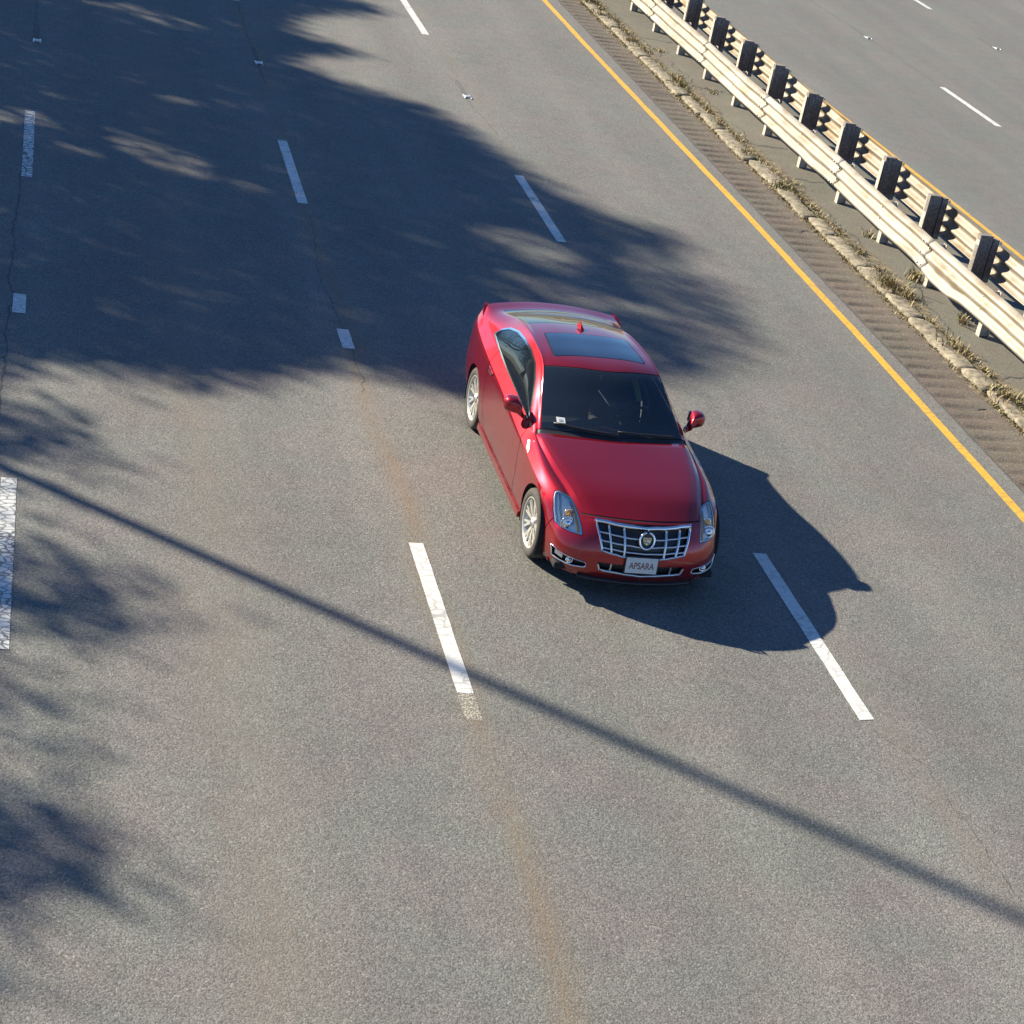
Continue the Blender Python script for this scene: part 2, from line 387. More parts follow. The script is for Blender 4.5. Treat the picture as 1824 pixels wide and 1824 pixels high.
# painted markings
def paint(name, col, dirt, crack=.6, sc_=7.5):
    g = NT(name); P = g.coord()
    vo = g.node('ShaderNodeTexVoronoi', feature='DISTANCE_TO_EDGE'); vo.inputs['Scale'].default_value = sc_
    wv = g.node('ShaderNodeVectorMath', operation='ADD'); nz = g.node('ShaderNodeTexNoise'); nz.inputs['Scale'].default_value = 6; g.link(P, nz.inputs['Vector'])
    sc = g.node('ShaderNodeVectorMath', operation='SCALE'); sc.inputs['Scale'].default_value = .12; g.link(nz.outputs['Color'], sc.inputs[0])
    g.link(g.scalev(P, (.8, 1.25, 1)), wv.inputs[0]); g.link(sc.outputs[0], wv.inputs[1]); g.link(wv.outputs[0], vo.inputs['Vector'])
    m = g.mapr(vo.outputs['Distance'], .02*sc_/7.5, (.085 if sc_ < 10 else .16), 1, 0); m = g.math('MULTIPLY', m, g.mapr(g.noise(P, 2.5, 3), .35, .6, .25 if sc_ < 10 else .6, 1))
    c = g.mix(g.math('MULTIPLY', m, crack), col, dirt)
    c = g.mix(g.mapr(g.noise(P, 60, 4, .7), .62, .75, 0, .5), c, dirt)
    c = g.mix(1.0, c, g.mapr(g.noise(P, 4, 4), .3, .7, .90, 1.05), 'MULTIPLY')
    g.link(c, g.b.inputs['Base Color']); g.b.inputs['Roughness'].default_value = .6
    g.bump(g.noise(P, 90, 2), .3, .003)
    return g.m
M_white = paint('white_thermoplastic', (.60,.59,.555), (.20,.19,.18))
M_white2 = paint('white_thermoplastic_cracked', (.60,.60,.57), (.07,.07,.075), 1.0, 13)
M_yel = paint('yellow_paint', (.62,.35,.035), (.30,.20,.07), .7)
def worn_paint():
    g = NT('worn_white_paint'); P = g.coord(); g.b.inputs['Base Color'].default_value = (.62,.58,.48,1); g.b.inputs['Roughness'].default_value = .8
    a = g.mapr(g.noise(P, 55, 6, .85), .47, .60, 0, .85); g.link(a, g.b.inputs['Alpha']); return g.m
M_worn = worn_paint()
def dash(x, y0, y1, m=None, wd=.072, slant=0):
    V = []; F = []; n = 16
    for i in range(n+1):
        t = i/n; y = y0+(y1-y0)*t
        for s in (-1, 1):
            V.append((x+s*wd+rnd.gauss(0, .0015), y+(rnd.gauss(0, .006) if i in (0, n) else 0), .004))
    for i in range(n): F.append((2*i, 2*i+1, 2*i+3, 2*i+2))
    o = mesh('lane_marking', V, F, m or M_white); tag(o, kind='structure'); return o
for x, y0, y1, m in ((.145,25.71,28.83,M_white2),(.135,13.65,16.71,M_white2),(.14,20.84,21.42,M_white),(.15,37.9,41.0,M_white),
                     (3.86,25.87,28.82,M_white),(3.875,13.31,15.93,M_white),(3.85,37.97,41.0,M_white),(3.84,20.67,21.27,M_white),
                     (7.50,25.41,28.44,M_white),(7.44,13.18,16.20,M_white),(7.48,37.26,40.3,M_white),(7.45,1.0,4.05,M_white),(3.87,.9,3.9,M_white),(.14,1.4,4.4,M_white),
                     (19.22,35.94,38.9,M_white),(22.86,48.14,51.2,M_white),(19.22,47.6,50.7,M_white),(26.5,54.6,57.6,M_white),(22.9,36.4,39.4,M_white),(26.5,42.4,45.45,M_white),(19.22,23.7,26.8,M_white)):
    dash(x, y0, y1, m)
dash(3.875, 12.91, 13.31, M_worn); dash(3.86, 28.82, 28.92, M_worn)
def line(x0f, hw, y0, y1, m, name='edge_line'):
    V = []; F = []; ys = np.arange(y0, y1, .5); n = len(ys)
    for y in ys:
        x = x0f(y)
        V += [(x-hw+rnd.gauss(0, .002), y, .004), (x+hw+rnd.gauss(0, .002), y, .004)]
    for i in range(n-1): F.append((2*i, 2*i+1, 2*i+3, 2*i+2))
    tag(mesh(name, V, F, m), kind='structure')
yx = lambda y: float(np.interp(y, [5,17.5,23,27.4,38.4,42.3,60,200], [11.0,11.01,11.06,11.06,10.97,10.97,10.95,10.95]))
line(yx, .062, -30, 200, M_yel)
line(lambda y: float(np.interp(y, [20,27.8,33,37,45,200], [15.62,15.57,15.48,15.39,15.36,15.34])), .05, -30, 200, M_yel)
line(lambda y: -3.55, .07, -30, 200, M_white)
# seams and cracks in the surfaces
M_seam = simple('tar_seam', (.070,.067,.064), .8, noise=.3, nscale=30)
def crack(name, pts, w0, z=.002, jit=.02, step=.06):
    V = []; F = []; P = [Vector((*p, 0)) for p in pts]; out = []
    for a, b in zip(P[:-1], P[1:]):
        n = max(2, int((b-a).length/step))
        for i in range(n): out.append(a.lerp(b, i/n))
    off = 0
    for i, p in enumerate(out):
        t = (out[min(i+1, len(out)-1)]-out[max(i-1, 0)]).normalized(); nn = Vector((-t.y, t.x, 0)); off = off*.8+rnd.gauss(0, jit*.6)
        ww = w0*rnd.uniform(.25, 1.2); q = p+nn*off; V += [(q.x-nn.x*ww, q.y-nn.y*ww, z), (q.x+nn.x*ww, q.y+nn.y*ww, z)]
    for i in range(len(out)-1): F.append((2*i, 2*i+1, 2*i+3, 2*i+2))
    tag(mesh(name, V, F, M_seam), kind='structure')
crack('road_seam', [(.16,52),(.15,35),(.13,32.7)], .010, jit=.006); crack('road_seam', [(.10,28),(.03,23.4),(.02,20.1),(0,17.2)], .012, jit=.02)
crack('road_seam', [(3.88,50),(3.86,34.3),(3.9,32)], .010, jit=.005); crack('road_seam', [(3.92,25.4),(3.78,23.3),(3.86,21.2),(3.87,19.4)], .006, jit=.02)
crack('road_seam', [(7.42,34.2),(7.5,32.2),(7.62,30.6)], .008, jit=.008); crack('road_seam', [(7.44,13.0),(7.71,12.5),(7.76,10.5)], .003, jit=.02)
crack('road_seam', [(18.95,60),(19.05,46),(19.2,38.9)], .012, jit=.01); crack('road_seam', [(22.8,60),(22.8,46),(22.9,40)], .012, jit=.01)
crack('road_seam', [(11.325,8),(11.325,60)], .014, z=.0035, jit=.006, step=.12)
for yy in (42.0, 34.95, 27.2, 20.55, 13.9):
    crack('shoulder_crack', [(11.42,yy),(11.75,yy+.02),(12.0,yy+.10)], .024 if yy in (20.55, 34.95) else .014, z=.004)
for yy in (39.4, 35.6, 31.9, 29.9, 25.0, 21.6):
    crack('median_crack', [(12.4,yy+.2),(12.6,yy),(12.85,yy+.05),(13.2,yy-.05)], .025, z=.049, jit=.05)
crack('median_crack', [(12.5,21),(12.62,24),(12.6,28),(12.5,31),(12.52,36),(12.4,44)], .01, z=.049, jit=.05)
# snow-plough reflectors let into the lane lines
M_cast = simple('cast_marker_metal', (.52,.52,.50), .45, .6, noise=.2, nscale=60)
M_slot = simple('milled_asphalt', (.110,.107,.102), .9)
M_lens = simple('marker_lens', (.75,.78,.80), .15, 0, coat=.5)
def marker(x, y, label):
    o = empty('road_reflector', (x, y, .004)); tag(o, label, 'reflector', 'snow plough reflectors set between the lanes')
    m = MB()   # two keels and an arched saddle
    for s in (-1, 1): m.rbox((s*.055, 0, .006), (.022, .26, .014), .005)
    V = []; F = []; n = 10
    for i in range(n+1):
        a = math.pi*i/n
        for yy in (-.05, -.03, .03, .05):
            V.append((-.058*math.cos(a), yy, .004+(.024 if abs(yy) < .04 else .016)*math.sin(a)))
    for i in range(n):
        for k in range(3): F.append((i*4+k, (i+1)*4+k, (i+1)*4+k+1, i*4+k+1))
    m.add(V, F); m.build('casting', M_cast, o, True)
    MB().rbox((0, -.052, .013), (.085, .012, .016), .004).build('lens', M_lens, o)
    V = []; k = 10      # slot milled in the road beyond it
    sl = MB(); sl.bar([(0, .14+.11*i, .0) for i in range(k)], (1, 0, 0), (0, 0, 1), .034, .0005); sl.build('milled_slot', M_slot, o)
marker(.19, 32.95, 'small metal reflector on the leftmost lane line, in deep tree shade')
marker(3.90, 33.35, 'small metal reflector on the second lane line from the left, in tree shade')
marker(7.50, 32.86, 'small metal reflector in the sunlit road above the red car')
marker(19.12, 43.13, 'small reflector on the far carriageway, nearest the guardrail')
marker(22.93, 44.09, 'small reflector on the far carriageway at the right edge of the photo')

# ================================================================ guardrails of the median
def rail_mat(name, base, rust=.35):
    g = NT(name); P = g.coord()
    m = g.mapr(g.noise(g.scalev(P, (1, .7, 2)), 2.6, 5, .6), .50, .64, 0, rust*1.5)
    c = g.mix(m, base, (.20,.135,.075)); c = g.mix(g.mapr(g.noise(g.scalev(P, (1, .4, 1)), 1.7, 4), .55, .62, 0, .35), c, (.42,.40,.36)); c = g.mix(g.mapr(g.noise(P, 14, 5, .7), .58, .7, 0, rust*.9), c, (.16,.10,.06))
    c = g.mix(1.0, c, g.mapr(g.noise(P, 1.2, 3), .3, .7, .9, 1.1), 'MULTIPLY')
    g.link(c, g.b.inputs['Base Color']); g.b.inputs['Metallic'].default_value = .15; g.b.inputs['Roughness'].default_value = .5
    g.bump(g.noise(P, 3.3, 3), .25, .02); return g.m
M_rail = rail_mat('galvanised_rail', (.295,.262,.205), .45); M_rail2 = rail_mat('galvanised_rail_back', (.26,.22,.168), .6)
M_post = simple('galvanised_post', (.46,.41,.35), .6, .1, noise=.25, nscale=12)
M_block = simple('weathered_block', (.20,.175,.155), .9, noise=.35, nscale=25, bump=.4)
M_bolt_sunlit = simple('bolt_and_sunlit_steel', (.55,.50,.42), .45, .5)  # bolts, and the pale triangles painted as sunlight on the far blocks
THRIE = [(.0,.0),(.018,.008),(.062,.040),(.078,.058),(.080,.078),(.064,.098),(.020,.128),(.006,.145),(.006,.165),(.020,.180),(.064,.210),(.080,.228),(.080,.262),(.064,.280),(.020,.312),(.006,.327),(.006,.347),(.020,.364),(.064,.394),(.080,.414),(.078,.434),(.062,.452),(.018,.486),(.0,.494)]
def guardrail(name, label, xr, side, xp, zpost, ztop_off, ys, y0, y1, M_r, dent=None):
    """side -1: traffic face looks to -x. xr = rail's back plane, xp = near flange of the posts"""
    root = empty(name, (xr, 0, .045)); tag(root, label, 'guardrail', 'median guardrails back to back')
    z0 = .235 if side < 0 else .270; L = 3.81; y = ys[0]-.08
    while y+L < ys[-1]+4:
        V = []; F = []; n = 24; m = len(THRIE)
        for sk in (0, 1):
            for i in range(n+1):
                yy = y+(L+.14)*i/n
                for (d, z) in THRIE:
                    lap = .004 if i < 2 else 0
                    wav = .006*math.sin(yy*1.7+side)+.004*math.sin(yy*4.1)
                    dz = .006*math.sin(yy*.9)
                    dd = d+lap+wav
                    if dent:
                        for (yc, wd, amp, zl) in dent:
                            k = math.exp(-((yy-yc)/wd)**2)*max(0, 1-abs(z-zl)/.3); dd += amp*k; dz -= amp*.9*k*(z < .2)
                    V.append((side*(dd-.0035*sk)*1.0, yy, z0+z+dz))
        o = (n+1)*m
        for sk in (0, 1):
            for i in range(n):
                for k in range(m-1):
                    q = (sk*o+i*m+k, sk*o+i*m+k+1, sk*o+(i+1)*m+k+1, sk*o+(i+1)*m+k); F.append(q if (sk == 0) ^ (side < 0) else q[::-1])
        for i in range(n): F.append((i*m, (i+1)*m, o+(i+1)*m, o+i*m)); F.append((i*m+m-1, (i+1)*m+m-1, o+(i+1)*m+m-1, o+i*m+m-1))
        for k in range(m-1): F.append((k, k+1, o+k+1, o+k)); F.append((n*m+k, n*m+k+1, o+n*m+k+1, o+n*m+k))
        bt = MB(); bt.V = list(V); bt.F = list(F); nf = len(F)
        for zz, d0 in ((.155,.006),(.337,.006),(.078,.08),(.246,.08),(.414,.08)):
            for yb in (.09, .20) if d0 > .05 else (.10, 1.98):
                a = side*(d0+.004); bt.tube([(a, y+yb, z0+zz), (a+side*.014, y+yb, z0+zz)], [.016, .011], 8)
        p = mesh('rail_panel', bt.V, bt.F, M_r, root, smooth=True); p.data.materials.append(M_bolt_sunlit)
        for f in p.data.polygons[nf:]: f.material_index = 1
        y += L
    for i, yp in enumerate(ys):
        m = MB(); xa = xp-xr; xb = xa+.15; fy = .055
        m.box(xa, xa+.009, yp-fy, yp+fy, -.30, zpost); m.box(xb-.009, xb, yp-fy, yp+fy, -.30, zpost); m.box(xa+.009, xb-.009, yp-.004, yp+.004, -.30, zpost-.004)
        m.build('post', M_post, root)
    return root
ysF = [26.97+1.905*i for i in range(-9, 18)]
front = guardrail('guardrail', 'near three-ridged guardrail, sunlit and dented, facing the red car', 12.90, -1, 12.97, .665, 0, ysF, 0, 0, M_rail,
                  dent=[(24.5,.55,.05,.05),(24.0,.25,.03,.1),(33.6,.5,.025,.35),(30.0,.35,.02,.1)])
for i, yp in enumerate(ysF):   # short blocks between the near rail and its posts
    MB().rbox((.035, yp, .45), (.062, .10, .36), .006).build('block', M_post, front)
back = guardrail('guardrail', 'far steel guardrail seen from behind, with tall dark blocks on its posts', 13.935, 1, 13.60, .80, 0, ysF, 0, 0, M_rail2)
for i, yp in enumerate(ysF):   # deep dark blocks behind the far rail's posts, notched at the top
    m = MB(); x0 = 13.76-13.935; yp += rnd.uniform(-.02, .02); jx = rnd.uniform(-.012, .012); jz = rnd.uniform(-.015, .015)
    m.rbox((-.225+jx, yp-.012, .52+jz), (.20, .11, .70), .004, Matrix.Rotation(rnd.uniform(-.03, .03), 3, 'X') @ Matrix.Rotation(rnd.uniform(-.02, .02), 3, 'Y'))
    m.rbox((-.065, yp-.012, .50), (.10, .10, .66), .004)
    for dx in (-.27, -.18): m.box(dx-.004, dx+.004, yp-.075, yp-.067, .20, .862)
    nb = len(m.F); t = m
    for zz in (.28, .45, .62, .80):  # pale triangles standing in for sunlit bits between block and rail
        t.add([(-.012, yp-.085, zz-.03), (-.012, yp-.085, zz+.035), (.02, yp-.085, zz-.01), (-.012, yp-.075, zz-.03), (-.012, yp-.075, zz+.035), (.02, yp-.075, zz-.01)], [(0,1,2),(3,5,4),(0,2,5,3),(1,4,5,2),(0,3,4,1)])
    o = m.build('block', M_block, back); o.data.materials.append(M_bolt_sunlit)
    for f in o.data.polygons[nb:]: f.material_index = 1

# ================================================================ dry weeds along the kerb
def weeds():
    Vs = []; Fs = []; Cs = []
    M = NT('dry_weeds'); at = M.node('ShaderNodeVertexColor'); at.layer_name = 'col'; M.link(at.outputs[0], M.b.inputs['Base Color']); M.b.inputs['Roughness'].default_value = .8
    def clump(x, y, z, n, h, sp, green):
        for _ in range(n):
            a = rnd.uniform(0, 6.283); r = abs(rnd.gauss(0, sp)); bx, by = x+r*math.cos(a), y+r*math.sin(a)*1.6; hh = h*.8*rnd.uniform(.3, 1.1); b = rnd.uniform(0, 6.283); ln = hh*rnd.uniform(.3, 1.1); wd = rnd.uniform(.004, .010)
            dx, dy = math.cos(b), math.sin(b); px, py = -dy*wd, dx*wd; i = len(Vs)
            Vs.extend([(bx-px, by-py, z), (bx+px, by+py, z), (bx+dx*ln*.5+px, by+dy*ln*.5+py, z+hh*.75), (bx+dx*ln*.5-px, by+dy*ln*.5-py, z+hh*.75), (bx+dx*ln, by+dy*ln, z+hh)])
            Fs.extend([(i, i+1, i+2, i+3), (i+3, i+2, i+4)])
            c = (.17,.17,.06) if rnd.random() < green*.8 else ((.36,.28,.14) if rnd.random() < .7 else (.24,.16,.08)); k = rnd.uniform(.7, 1.25)
            Cs.extend([tuple(q*k for q in c)]*5)
    y = 8.0
    while y < 62:
        dens = .5+.5*math.sin(y*1.3)*math.sin(y*.37+1)
        if rnd.random() < .35+.5*dens:
            clump(kx(y)-.02, y, .0, int(rnd.uniform(6, 26)), rnd.uniform(.02, .06), .05, rnd.uniform(.1, .7))
        if rnd.random() < .25+.55*dens:
            clump(kx(y)+.30, y, .045, int(rnd.uniform(6, 34)), rnd.uniform(.02, .09), .07, rnd.uniform(.1, .6))
        y += rnd.uniform(.03, .09)
    for (x, yy, n, h, s, g) in ((12.32,24.9,150,.22,.12,.35),(12.42,24.5,120,.2,.14,.3),(12.38,22.6,110,.16,.14,.4),(12.35,20.9,150,.18,.13,.45),(12.55,20.6,60,.10,.15,.3),(12.22,35.6,120,.18,.10,.5),(12.35,36.1,70,.14,.12,.3),
                        (12.2,29.4,120,.14,.10,.7),(12.5,29.7,60,.08,.12,.5),(12.05,42.6,160,.2,.12,.8),(12.02,41.2,90,.14,.1,.6),(12.6,38.4,60,.1,.1,.3),(12.9,25.3,90,.24,.08,.25),(12.95,23.6,60,.2,.07,.3),(12.9,27.2,40,.16,.06,.4),(12.1,39,60,.12,.09,.3),(12.2,33,60,.11,.09,.3),(12.16,31.3,80,.1,.1,.3),(12.85,35.4,50,.1,.1,.2)):
        clump(x, yy, .03, n, h, s, g)
    o = mesh('weeds', Vs, Fs, M.m); ca = o.data.color_attributes.new('col', 'FLOAT_COLOR', 'POINT')
    ca.data.foreach_set('color', [q for c in Cs for q in (*c, 1)])
    tag(o, 'dry yellow and green weeds growing along the granite kerb', 'weeds', kind='stuff')
weeds()

M_dirt = NT('drifted_grit'); _P = M_dirt.coord()
M_dirt.link(M_dirt.mix(M_dirt.mapr(M_dirt.noise(_P, 40, 4, .7), .35, .65, 0, 1), (.16,.125,.08), (.27,.22,.14)), M_dirt.b.inputs['Base Color']); M_dirt.b.inputs['Roughness'].default_value = .95
M_dirt.link(M_dirt.mapr(M_dirt.noise(_P, 6, 7, .75), .42, .58, 0, .95), M_dirt.b.inputs['Alpha']); M_dirt.bump(M_dirt.noise(_P, 60, 3), .8, .01)
strip('grit', lambda y: kx(y)-.11-.04*math.sin(y*2.1), lambda y: kx(y)+.05, M_dirt.m, .006, 5, 62, 300)
strip('grit', lambda y: kx(y)+.25, lambda y: kx(y)+.50+.08*math.sin(y*1.3), M_dirt.m, .051, 5, 62, 300)
# ================================================================ roadside trees (left of the picture) whose shade falls across the lanes
M_bark = simple('bark', (.09,.065,.045), .95, noise=.4, nscale=8, bump=.8)
M_leaf = simple('leaves', (.055,.085,.028), .7, noise=.35, nscale=.9)
SH = -SUN; s_ = np.array(SUN[:])
def inpoly(X, Y, poly):
    P = np.array(poly); r = np.zeros(X.shape, bool); n = len(P)
    for i in range(n):
        a = P[i]; b = P[(i+1) % n]; c = ((a[1] <= Y) & (b[1] > Y)) | ((b[1] <= Y) & (a[1] > Y))
        r ^= c & (X < a[0]+(Y-a[1])*(b[0]-a[0])/((b[1]-a[1]) if b[1] != a[1] else 1e-9))
    return r
# outline of the shade the crowns throw on the road (metres on the ground)
SHADE = [(-9,47),(-3.5,52),(2,52),(6.15,46.9),(5.98,39.37),(6.95,38.87),(5.37,37.97),(4.62,36.96),(4.72,35.85),(5.86,34.98),(4.57,34.45),(4.31,33.73),(5.51,32.31),(6.59,31.76),(6.82,30.87),(7.59,28.61),(7.98,27.18),(8.82,26.63),(9.59,26.26),(9.23,25.31),(9.54,23.85),(9.38,22.3),(8.4,21.0),(6.39,20.3),(5.08,19.5),(4.53,19.8),(4.03,20.4),(3.39,20.1),(2.43,19.35),(1.7,19.2),(1.02,19.6),(.43,19.7),(.15,19.2),(-.57,19.0),(-4,19.0),(-11,20.5),(-11,44)]
PATCH = [([(-6,18.0),(-1.6,18.8),(.10,18.6),(.45,18.1),(.80,17.6),(.95,17.15),(.6,17.1),(.0,17.45),(-1.0,17.8),(-6,16.9)],.9),
 ([(-4,14.6),(-.89,15.5),(.30,15.35),(.72,14.85),(1.05,14.5),(1.35,14.12),(1.1,14.02),(.55,14.3),(.0,14.2),(-.7,14.1),(-4,13.7)],1.2),
 ([(-3,13.4),(-.6,13.5),(.2,13.45),(.45,13.15),(.2,13.05),(-.6,13.15),(-3,12.9)],.7),
 ([(-4,11.3),(-.99,11.95),(.10,11.7),(.40,11.4),(.8,11.05),(1.15,10.75),(.95,10.55),(.4,10.7),(.1,10.5),(-.8,10.65),(-4,10.2)],1.15),
 ([(-4,8.7),(-.42,9.55),(.2,9.45),(.4,9.2),(.3,8.9),(-.4,8.3),(-4,7.4)],.9)]
FLECK = [([(1.15,28.51),(1.79,28.21),(2.79,27.24),(2.67,26.55),(2.04,26.57),(1.45,27.39)],.32),([(.36,27.49),(1.21,27.16),(1.13,26.87),(.44,27.2)],.35),([(-.68,28.74),(.03,28.9),(.75,28.34),(.2,28.11),(-.66,28.12)],.25),
 ([(2.83,26.66),(3.43,26.32),(3.25,25.96),(2.89,26.38)],.3),([(.68,36.24),(1.99,36.57),(3.44,35.25),(2.43,35.12),(1.47,35.92)],.35),([(6.24,25.83),(7.12,25.7),(7.72,24.64),(7.18,24.05),(6.43,24.73)],.3),([(6.3,23.9),(7.07,23.7),(8.4,22.9),(6.92,22.8)],.35),([(2.05,30.6),(2.66,30.6),(2.55,30.1),(2.12,30.1)],.4)]
trees = [(-12.4,21.5),(-13.6,26.5),(-12.8,33.0),(-14.2,39.0),(-12.6,45.0),(-14.0,51.0),(-12.6,57.5),(-14.5,64.0),(-13.0,70.5)]
def crowns():
    LS = .13; out = []
    def sample(n, bb, test, dens=1.0, jit=.24):
        X = rng.uniform(bb[0], bb[1], n); Y = rng.uniform(bb[2], bb[3], n); k = test(X, Y) & (rng.random(n) < dens)
        return np.stack([X[k]+rng.normal(0, jit, k.sum()), Y[k]+rng.normal(0, jit, k.sum())], 1)
    A = lambda b: (b[1]-b[0])*(b[3]-b[2])
    per = 4.6/(.5*LS*LS)*1.0          # leaves per square metre for a nearly closed shade
    bb = (-11, 10, 18, 53)
    G = sample(int(A(bb)*per), bb, lambda X, Y: inpoly(X, Y, SHADE) & ((X > -1.5) | (rng.random(X.shape) < .45)))
    keep = np.ones(len(G), bool)
    for poly, d in FLECK:
        keep &= ~(inpoly(G[:, 0], G[:, 1], poly) & (rng.random(len(G)) > d))
    # thin towards the ragged right edge
    keep &= ~((G[:, 0] > 8.3) & (rng.random(len(G)) > .45)) & ~((G[:, 1] < 19.6) & (rng.random(len(G)) > .6)) & ~((G[:,0] > 6.2) & (G[:,1] < 25.5) & (rng.random(len(G)) > .62))
    out.append(G[keep])
    for poly, d in PATCH:
        P = np.array(poly); b = (P[:, 0].min(), P[:, 0].max(), P[:, 1].min(), P[:, 1].max())
        out.append(sample(int(A(b)*per*.60), b, lambda X, Y: inpoly(X, Y, poly) & ((X > -1.5) | (rng.random(X.shape) < .5)), d, .30))
    # thin scatter of stray leaves round the edges
    out.append(sample(int(24*34*per*.002), (-3, 1.6, 9, 20), lambda X, Y: X < 1.5-.25*np.abs(Y-14), 1, .1))
    G = np.concatenate(out)
    T = np.array(trees); n = len(G)
    xc = rng.normal(-13.2, 1.7, n); xc = np.minimum(xc, np.where(G[:,0] < -4, -10.0, -9.0))
    t = (G[:, 0]-xc)/(-s_[0]); t = np.maximum(t, 5.0)
    C = np.concatenate([G, np.zeros((n, 1))], 1)+t[:, None]*s_
    own = np.argmin(np.abs(C[:, 1][:, None]-T[:, 1][None])+.0*C[:, :1], axis=1)
    # random orientation quads
    a = rng.normal(size=(n, 3)); a /= np.linalg.norm(a, axis=1, keepdims=True); b = np.cross(a, rng.normal(size=(n, 3))); b /= np.linalg.norm(b, axis=1, keepdims=True)
    sz = LS*.5*rng.uniform(.7, 1.25, (n, 1)); 
    Q = np.stack([C-a*sz-b*sz*.55, C+a*sz*.2-b*sz, C+a*sz*1.2+b*sz*.1, C-a*sz*.1+b*sz], 1)
    for i, (tx, ty) in enumerate(trees):
        q = Q[own == i]; c = C[own == i]
        if len(q) < 50: continue
        lab = ['tall leafy tree on the verge nearest the camera','leafy tree second along the verge','leafy tree third along the verge, behind the street lamp','broad tree fourth along the verge','dense tree fifth along the verge','dense tree sixth along the verge','tall tree seventh along the verge','spreading tree eighth along the verge','last leafy tree far along the verge'][i]
        r = empty('roadside_tree', (tx, ty, -.06)); tag(r, lab, 'tree', 'trees along the left verge')
        V = (q-np.array([tx, ty, -.06])).reshape(-1, 3); F = np.arange(len(V)).reshape(-1, 4)
        me = bpy.data.meshes.new('crown'); me.from_pydata(V.tolist(), [], F.tolist()); me.materials.append(M_leaf)
        o = bpy.data.objects.new('crown', me); COL.objects.link(o); o.parent = r
        top = float(np.percentile(c[:, 2], 85)); mb = MB()
        mb.tube([(0,0,-.2),(0,0,.3),(.1,.05,top*.3),(-.05,.1,top*.6),(.1,0,top*.95)], [.34,.24,.17,.09,.02], 10)
        idx = rng.choice(len(c), min(14, len(c)), replace=False)
        for j in idx:
            e = c[j]-np.array([tx, ty, -.06]); z0 = max(1.5, min(e[2]*.55, top*.8)); st = Vector((.05, .05, z0)); en = Vector(e)
            if (en-st).length > 6: en = st+(en-st).normalized()*6
            mb.tube([st, st.lerp(en, .5)+Vector((0, 0, .25)), en], [.075, .045, .015], 6)
        mb.build('trunk', M_bark, r, True)
crowns()
# street lamp left of the picture: its mast throws the long thin shade across the road
M_pole = simple('lamp_pole_steel', (.38,.38,.37), .5, .4)
lamp = empty('street_lamp', (-10.2, 25.64, -.06)); tag(lamp, 'tall grey steel street lamp on the verge left of the road', 'street lamp')
MB().tube([(0,0,0),(0,0,.5),(0,0,8),(0,0,16.5)], [.13,.10,.082,.07], 16).build('mast', M_pole, lamp, True)
MB().rbox((0,0,.03), (.5,.5,.06), .02).build('base_plate', M_pole, lamp)
ar = MB().tube([(0,0,16.3),(.6,.1,16.8),(1.6,.25,17.1),(2.6,.4,17.15)], [.06,.05,.045,.04], 10).build('arm', M_pole, lamp, True)
MB().rbox((3.0,.45,17.12), (.9,.3,.14), .05).build('lamp_head', M_pole, lamp)
# ================================================================ the car
CAR = empty('car', (5.80, 15.877, 0), .0043)
tag(CAR, 'glossy metallic red two-door coupe driving towards the camera in the middle of the road', 'car')
def paint_red():
    g = NT('red_metallic_paint'); P = g.coord(); b = g.b
    vo = g.node('ShaderNodeTexVoronoi'); vo.inputs['Scale'].default_value = 900; g.link(P, vo.inputs['Vector'])
    lw = g.node('ShaderNodeLayerWeight'); lw.inputs['Blend'].default_value = .35
    c = g.mix(lw.outputs['Facing'], (.345,.006,.015), (.20,.003,.010))
    sz = g.node('ShaderNodeSeparateXYZ'); g.link(P, sz.inputs[0])
    dirt = g.math('MULTIPLY', g.mapr(sz.outputs[2], .20, .55, .38, .03), g.mapr(g.noise(P, 5, 6, .7), .35, .65, .2, 1.0))
    c = g.mix(dirt, c, (.16,.12,.10)); g.link(g.mapr(dirt, 0, .35, .025, .35), b.inputs['Coat Roughness'])
    g.link(c, b.inputs['Base Color']); b.inputs['Metallic'].default_value = .70; b.inputs['Roughness'].default_value = .36; b.inputs['Specular IOR Level'].default_value = .05
    b.inputs['Coat Weight'].default_value = 1; b.inputs['Coat IOR'].default_value = 1.55
    return g.m
M_red = paint_red()
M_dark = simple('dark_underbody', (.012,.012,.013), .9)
M_blackp = simple('black_plastic', (.018,.018,.020), .45)
M_chrome = simple('chrome', (.78,.79,.82), .10, 1.0)
M_satin = simple('satin_chrome', (.66,.67,.70), .30, .85)
M_tyre = simple('tyre_rubber', (.050,.044,.038), .85, noise=.2, nscale=30)
M_rim = simple('silver_alloy', (.58,.56,.52), .32, .55)
M_int = simple('dark_interior', (.070,.072,.078), .7, noise=.2, nscale=10)
M_seat = simple('grey_leather', (.15,.15,.16), .6)
M_amber = simple('amber_reflector', (.95,.42,.07), .25, coat=1)
M_tail = simple('tail_light_red', (.45,.01,.01), .2, coat=1)
M_sticker = simple('sticker_paper', (.62,.62,.60), .6)
M_stick2 = simple('sticker_print', (.30,.33,.36), .6)
M_plate = simple('plate_white', (.60,.60,.56), .5); M_ink = simple('plate_letters', (.24,.10,.10), .6)
M_gold = simple('crest_gold', (.58,.46,.28), .3, .8)
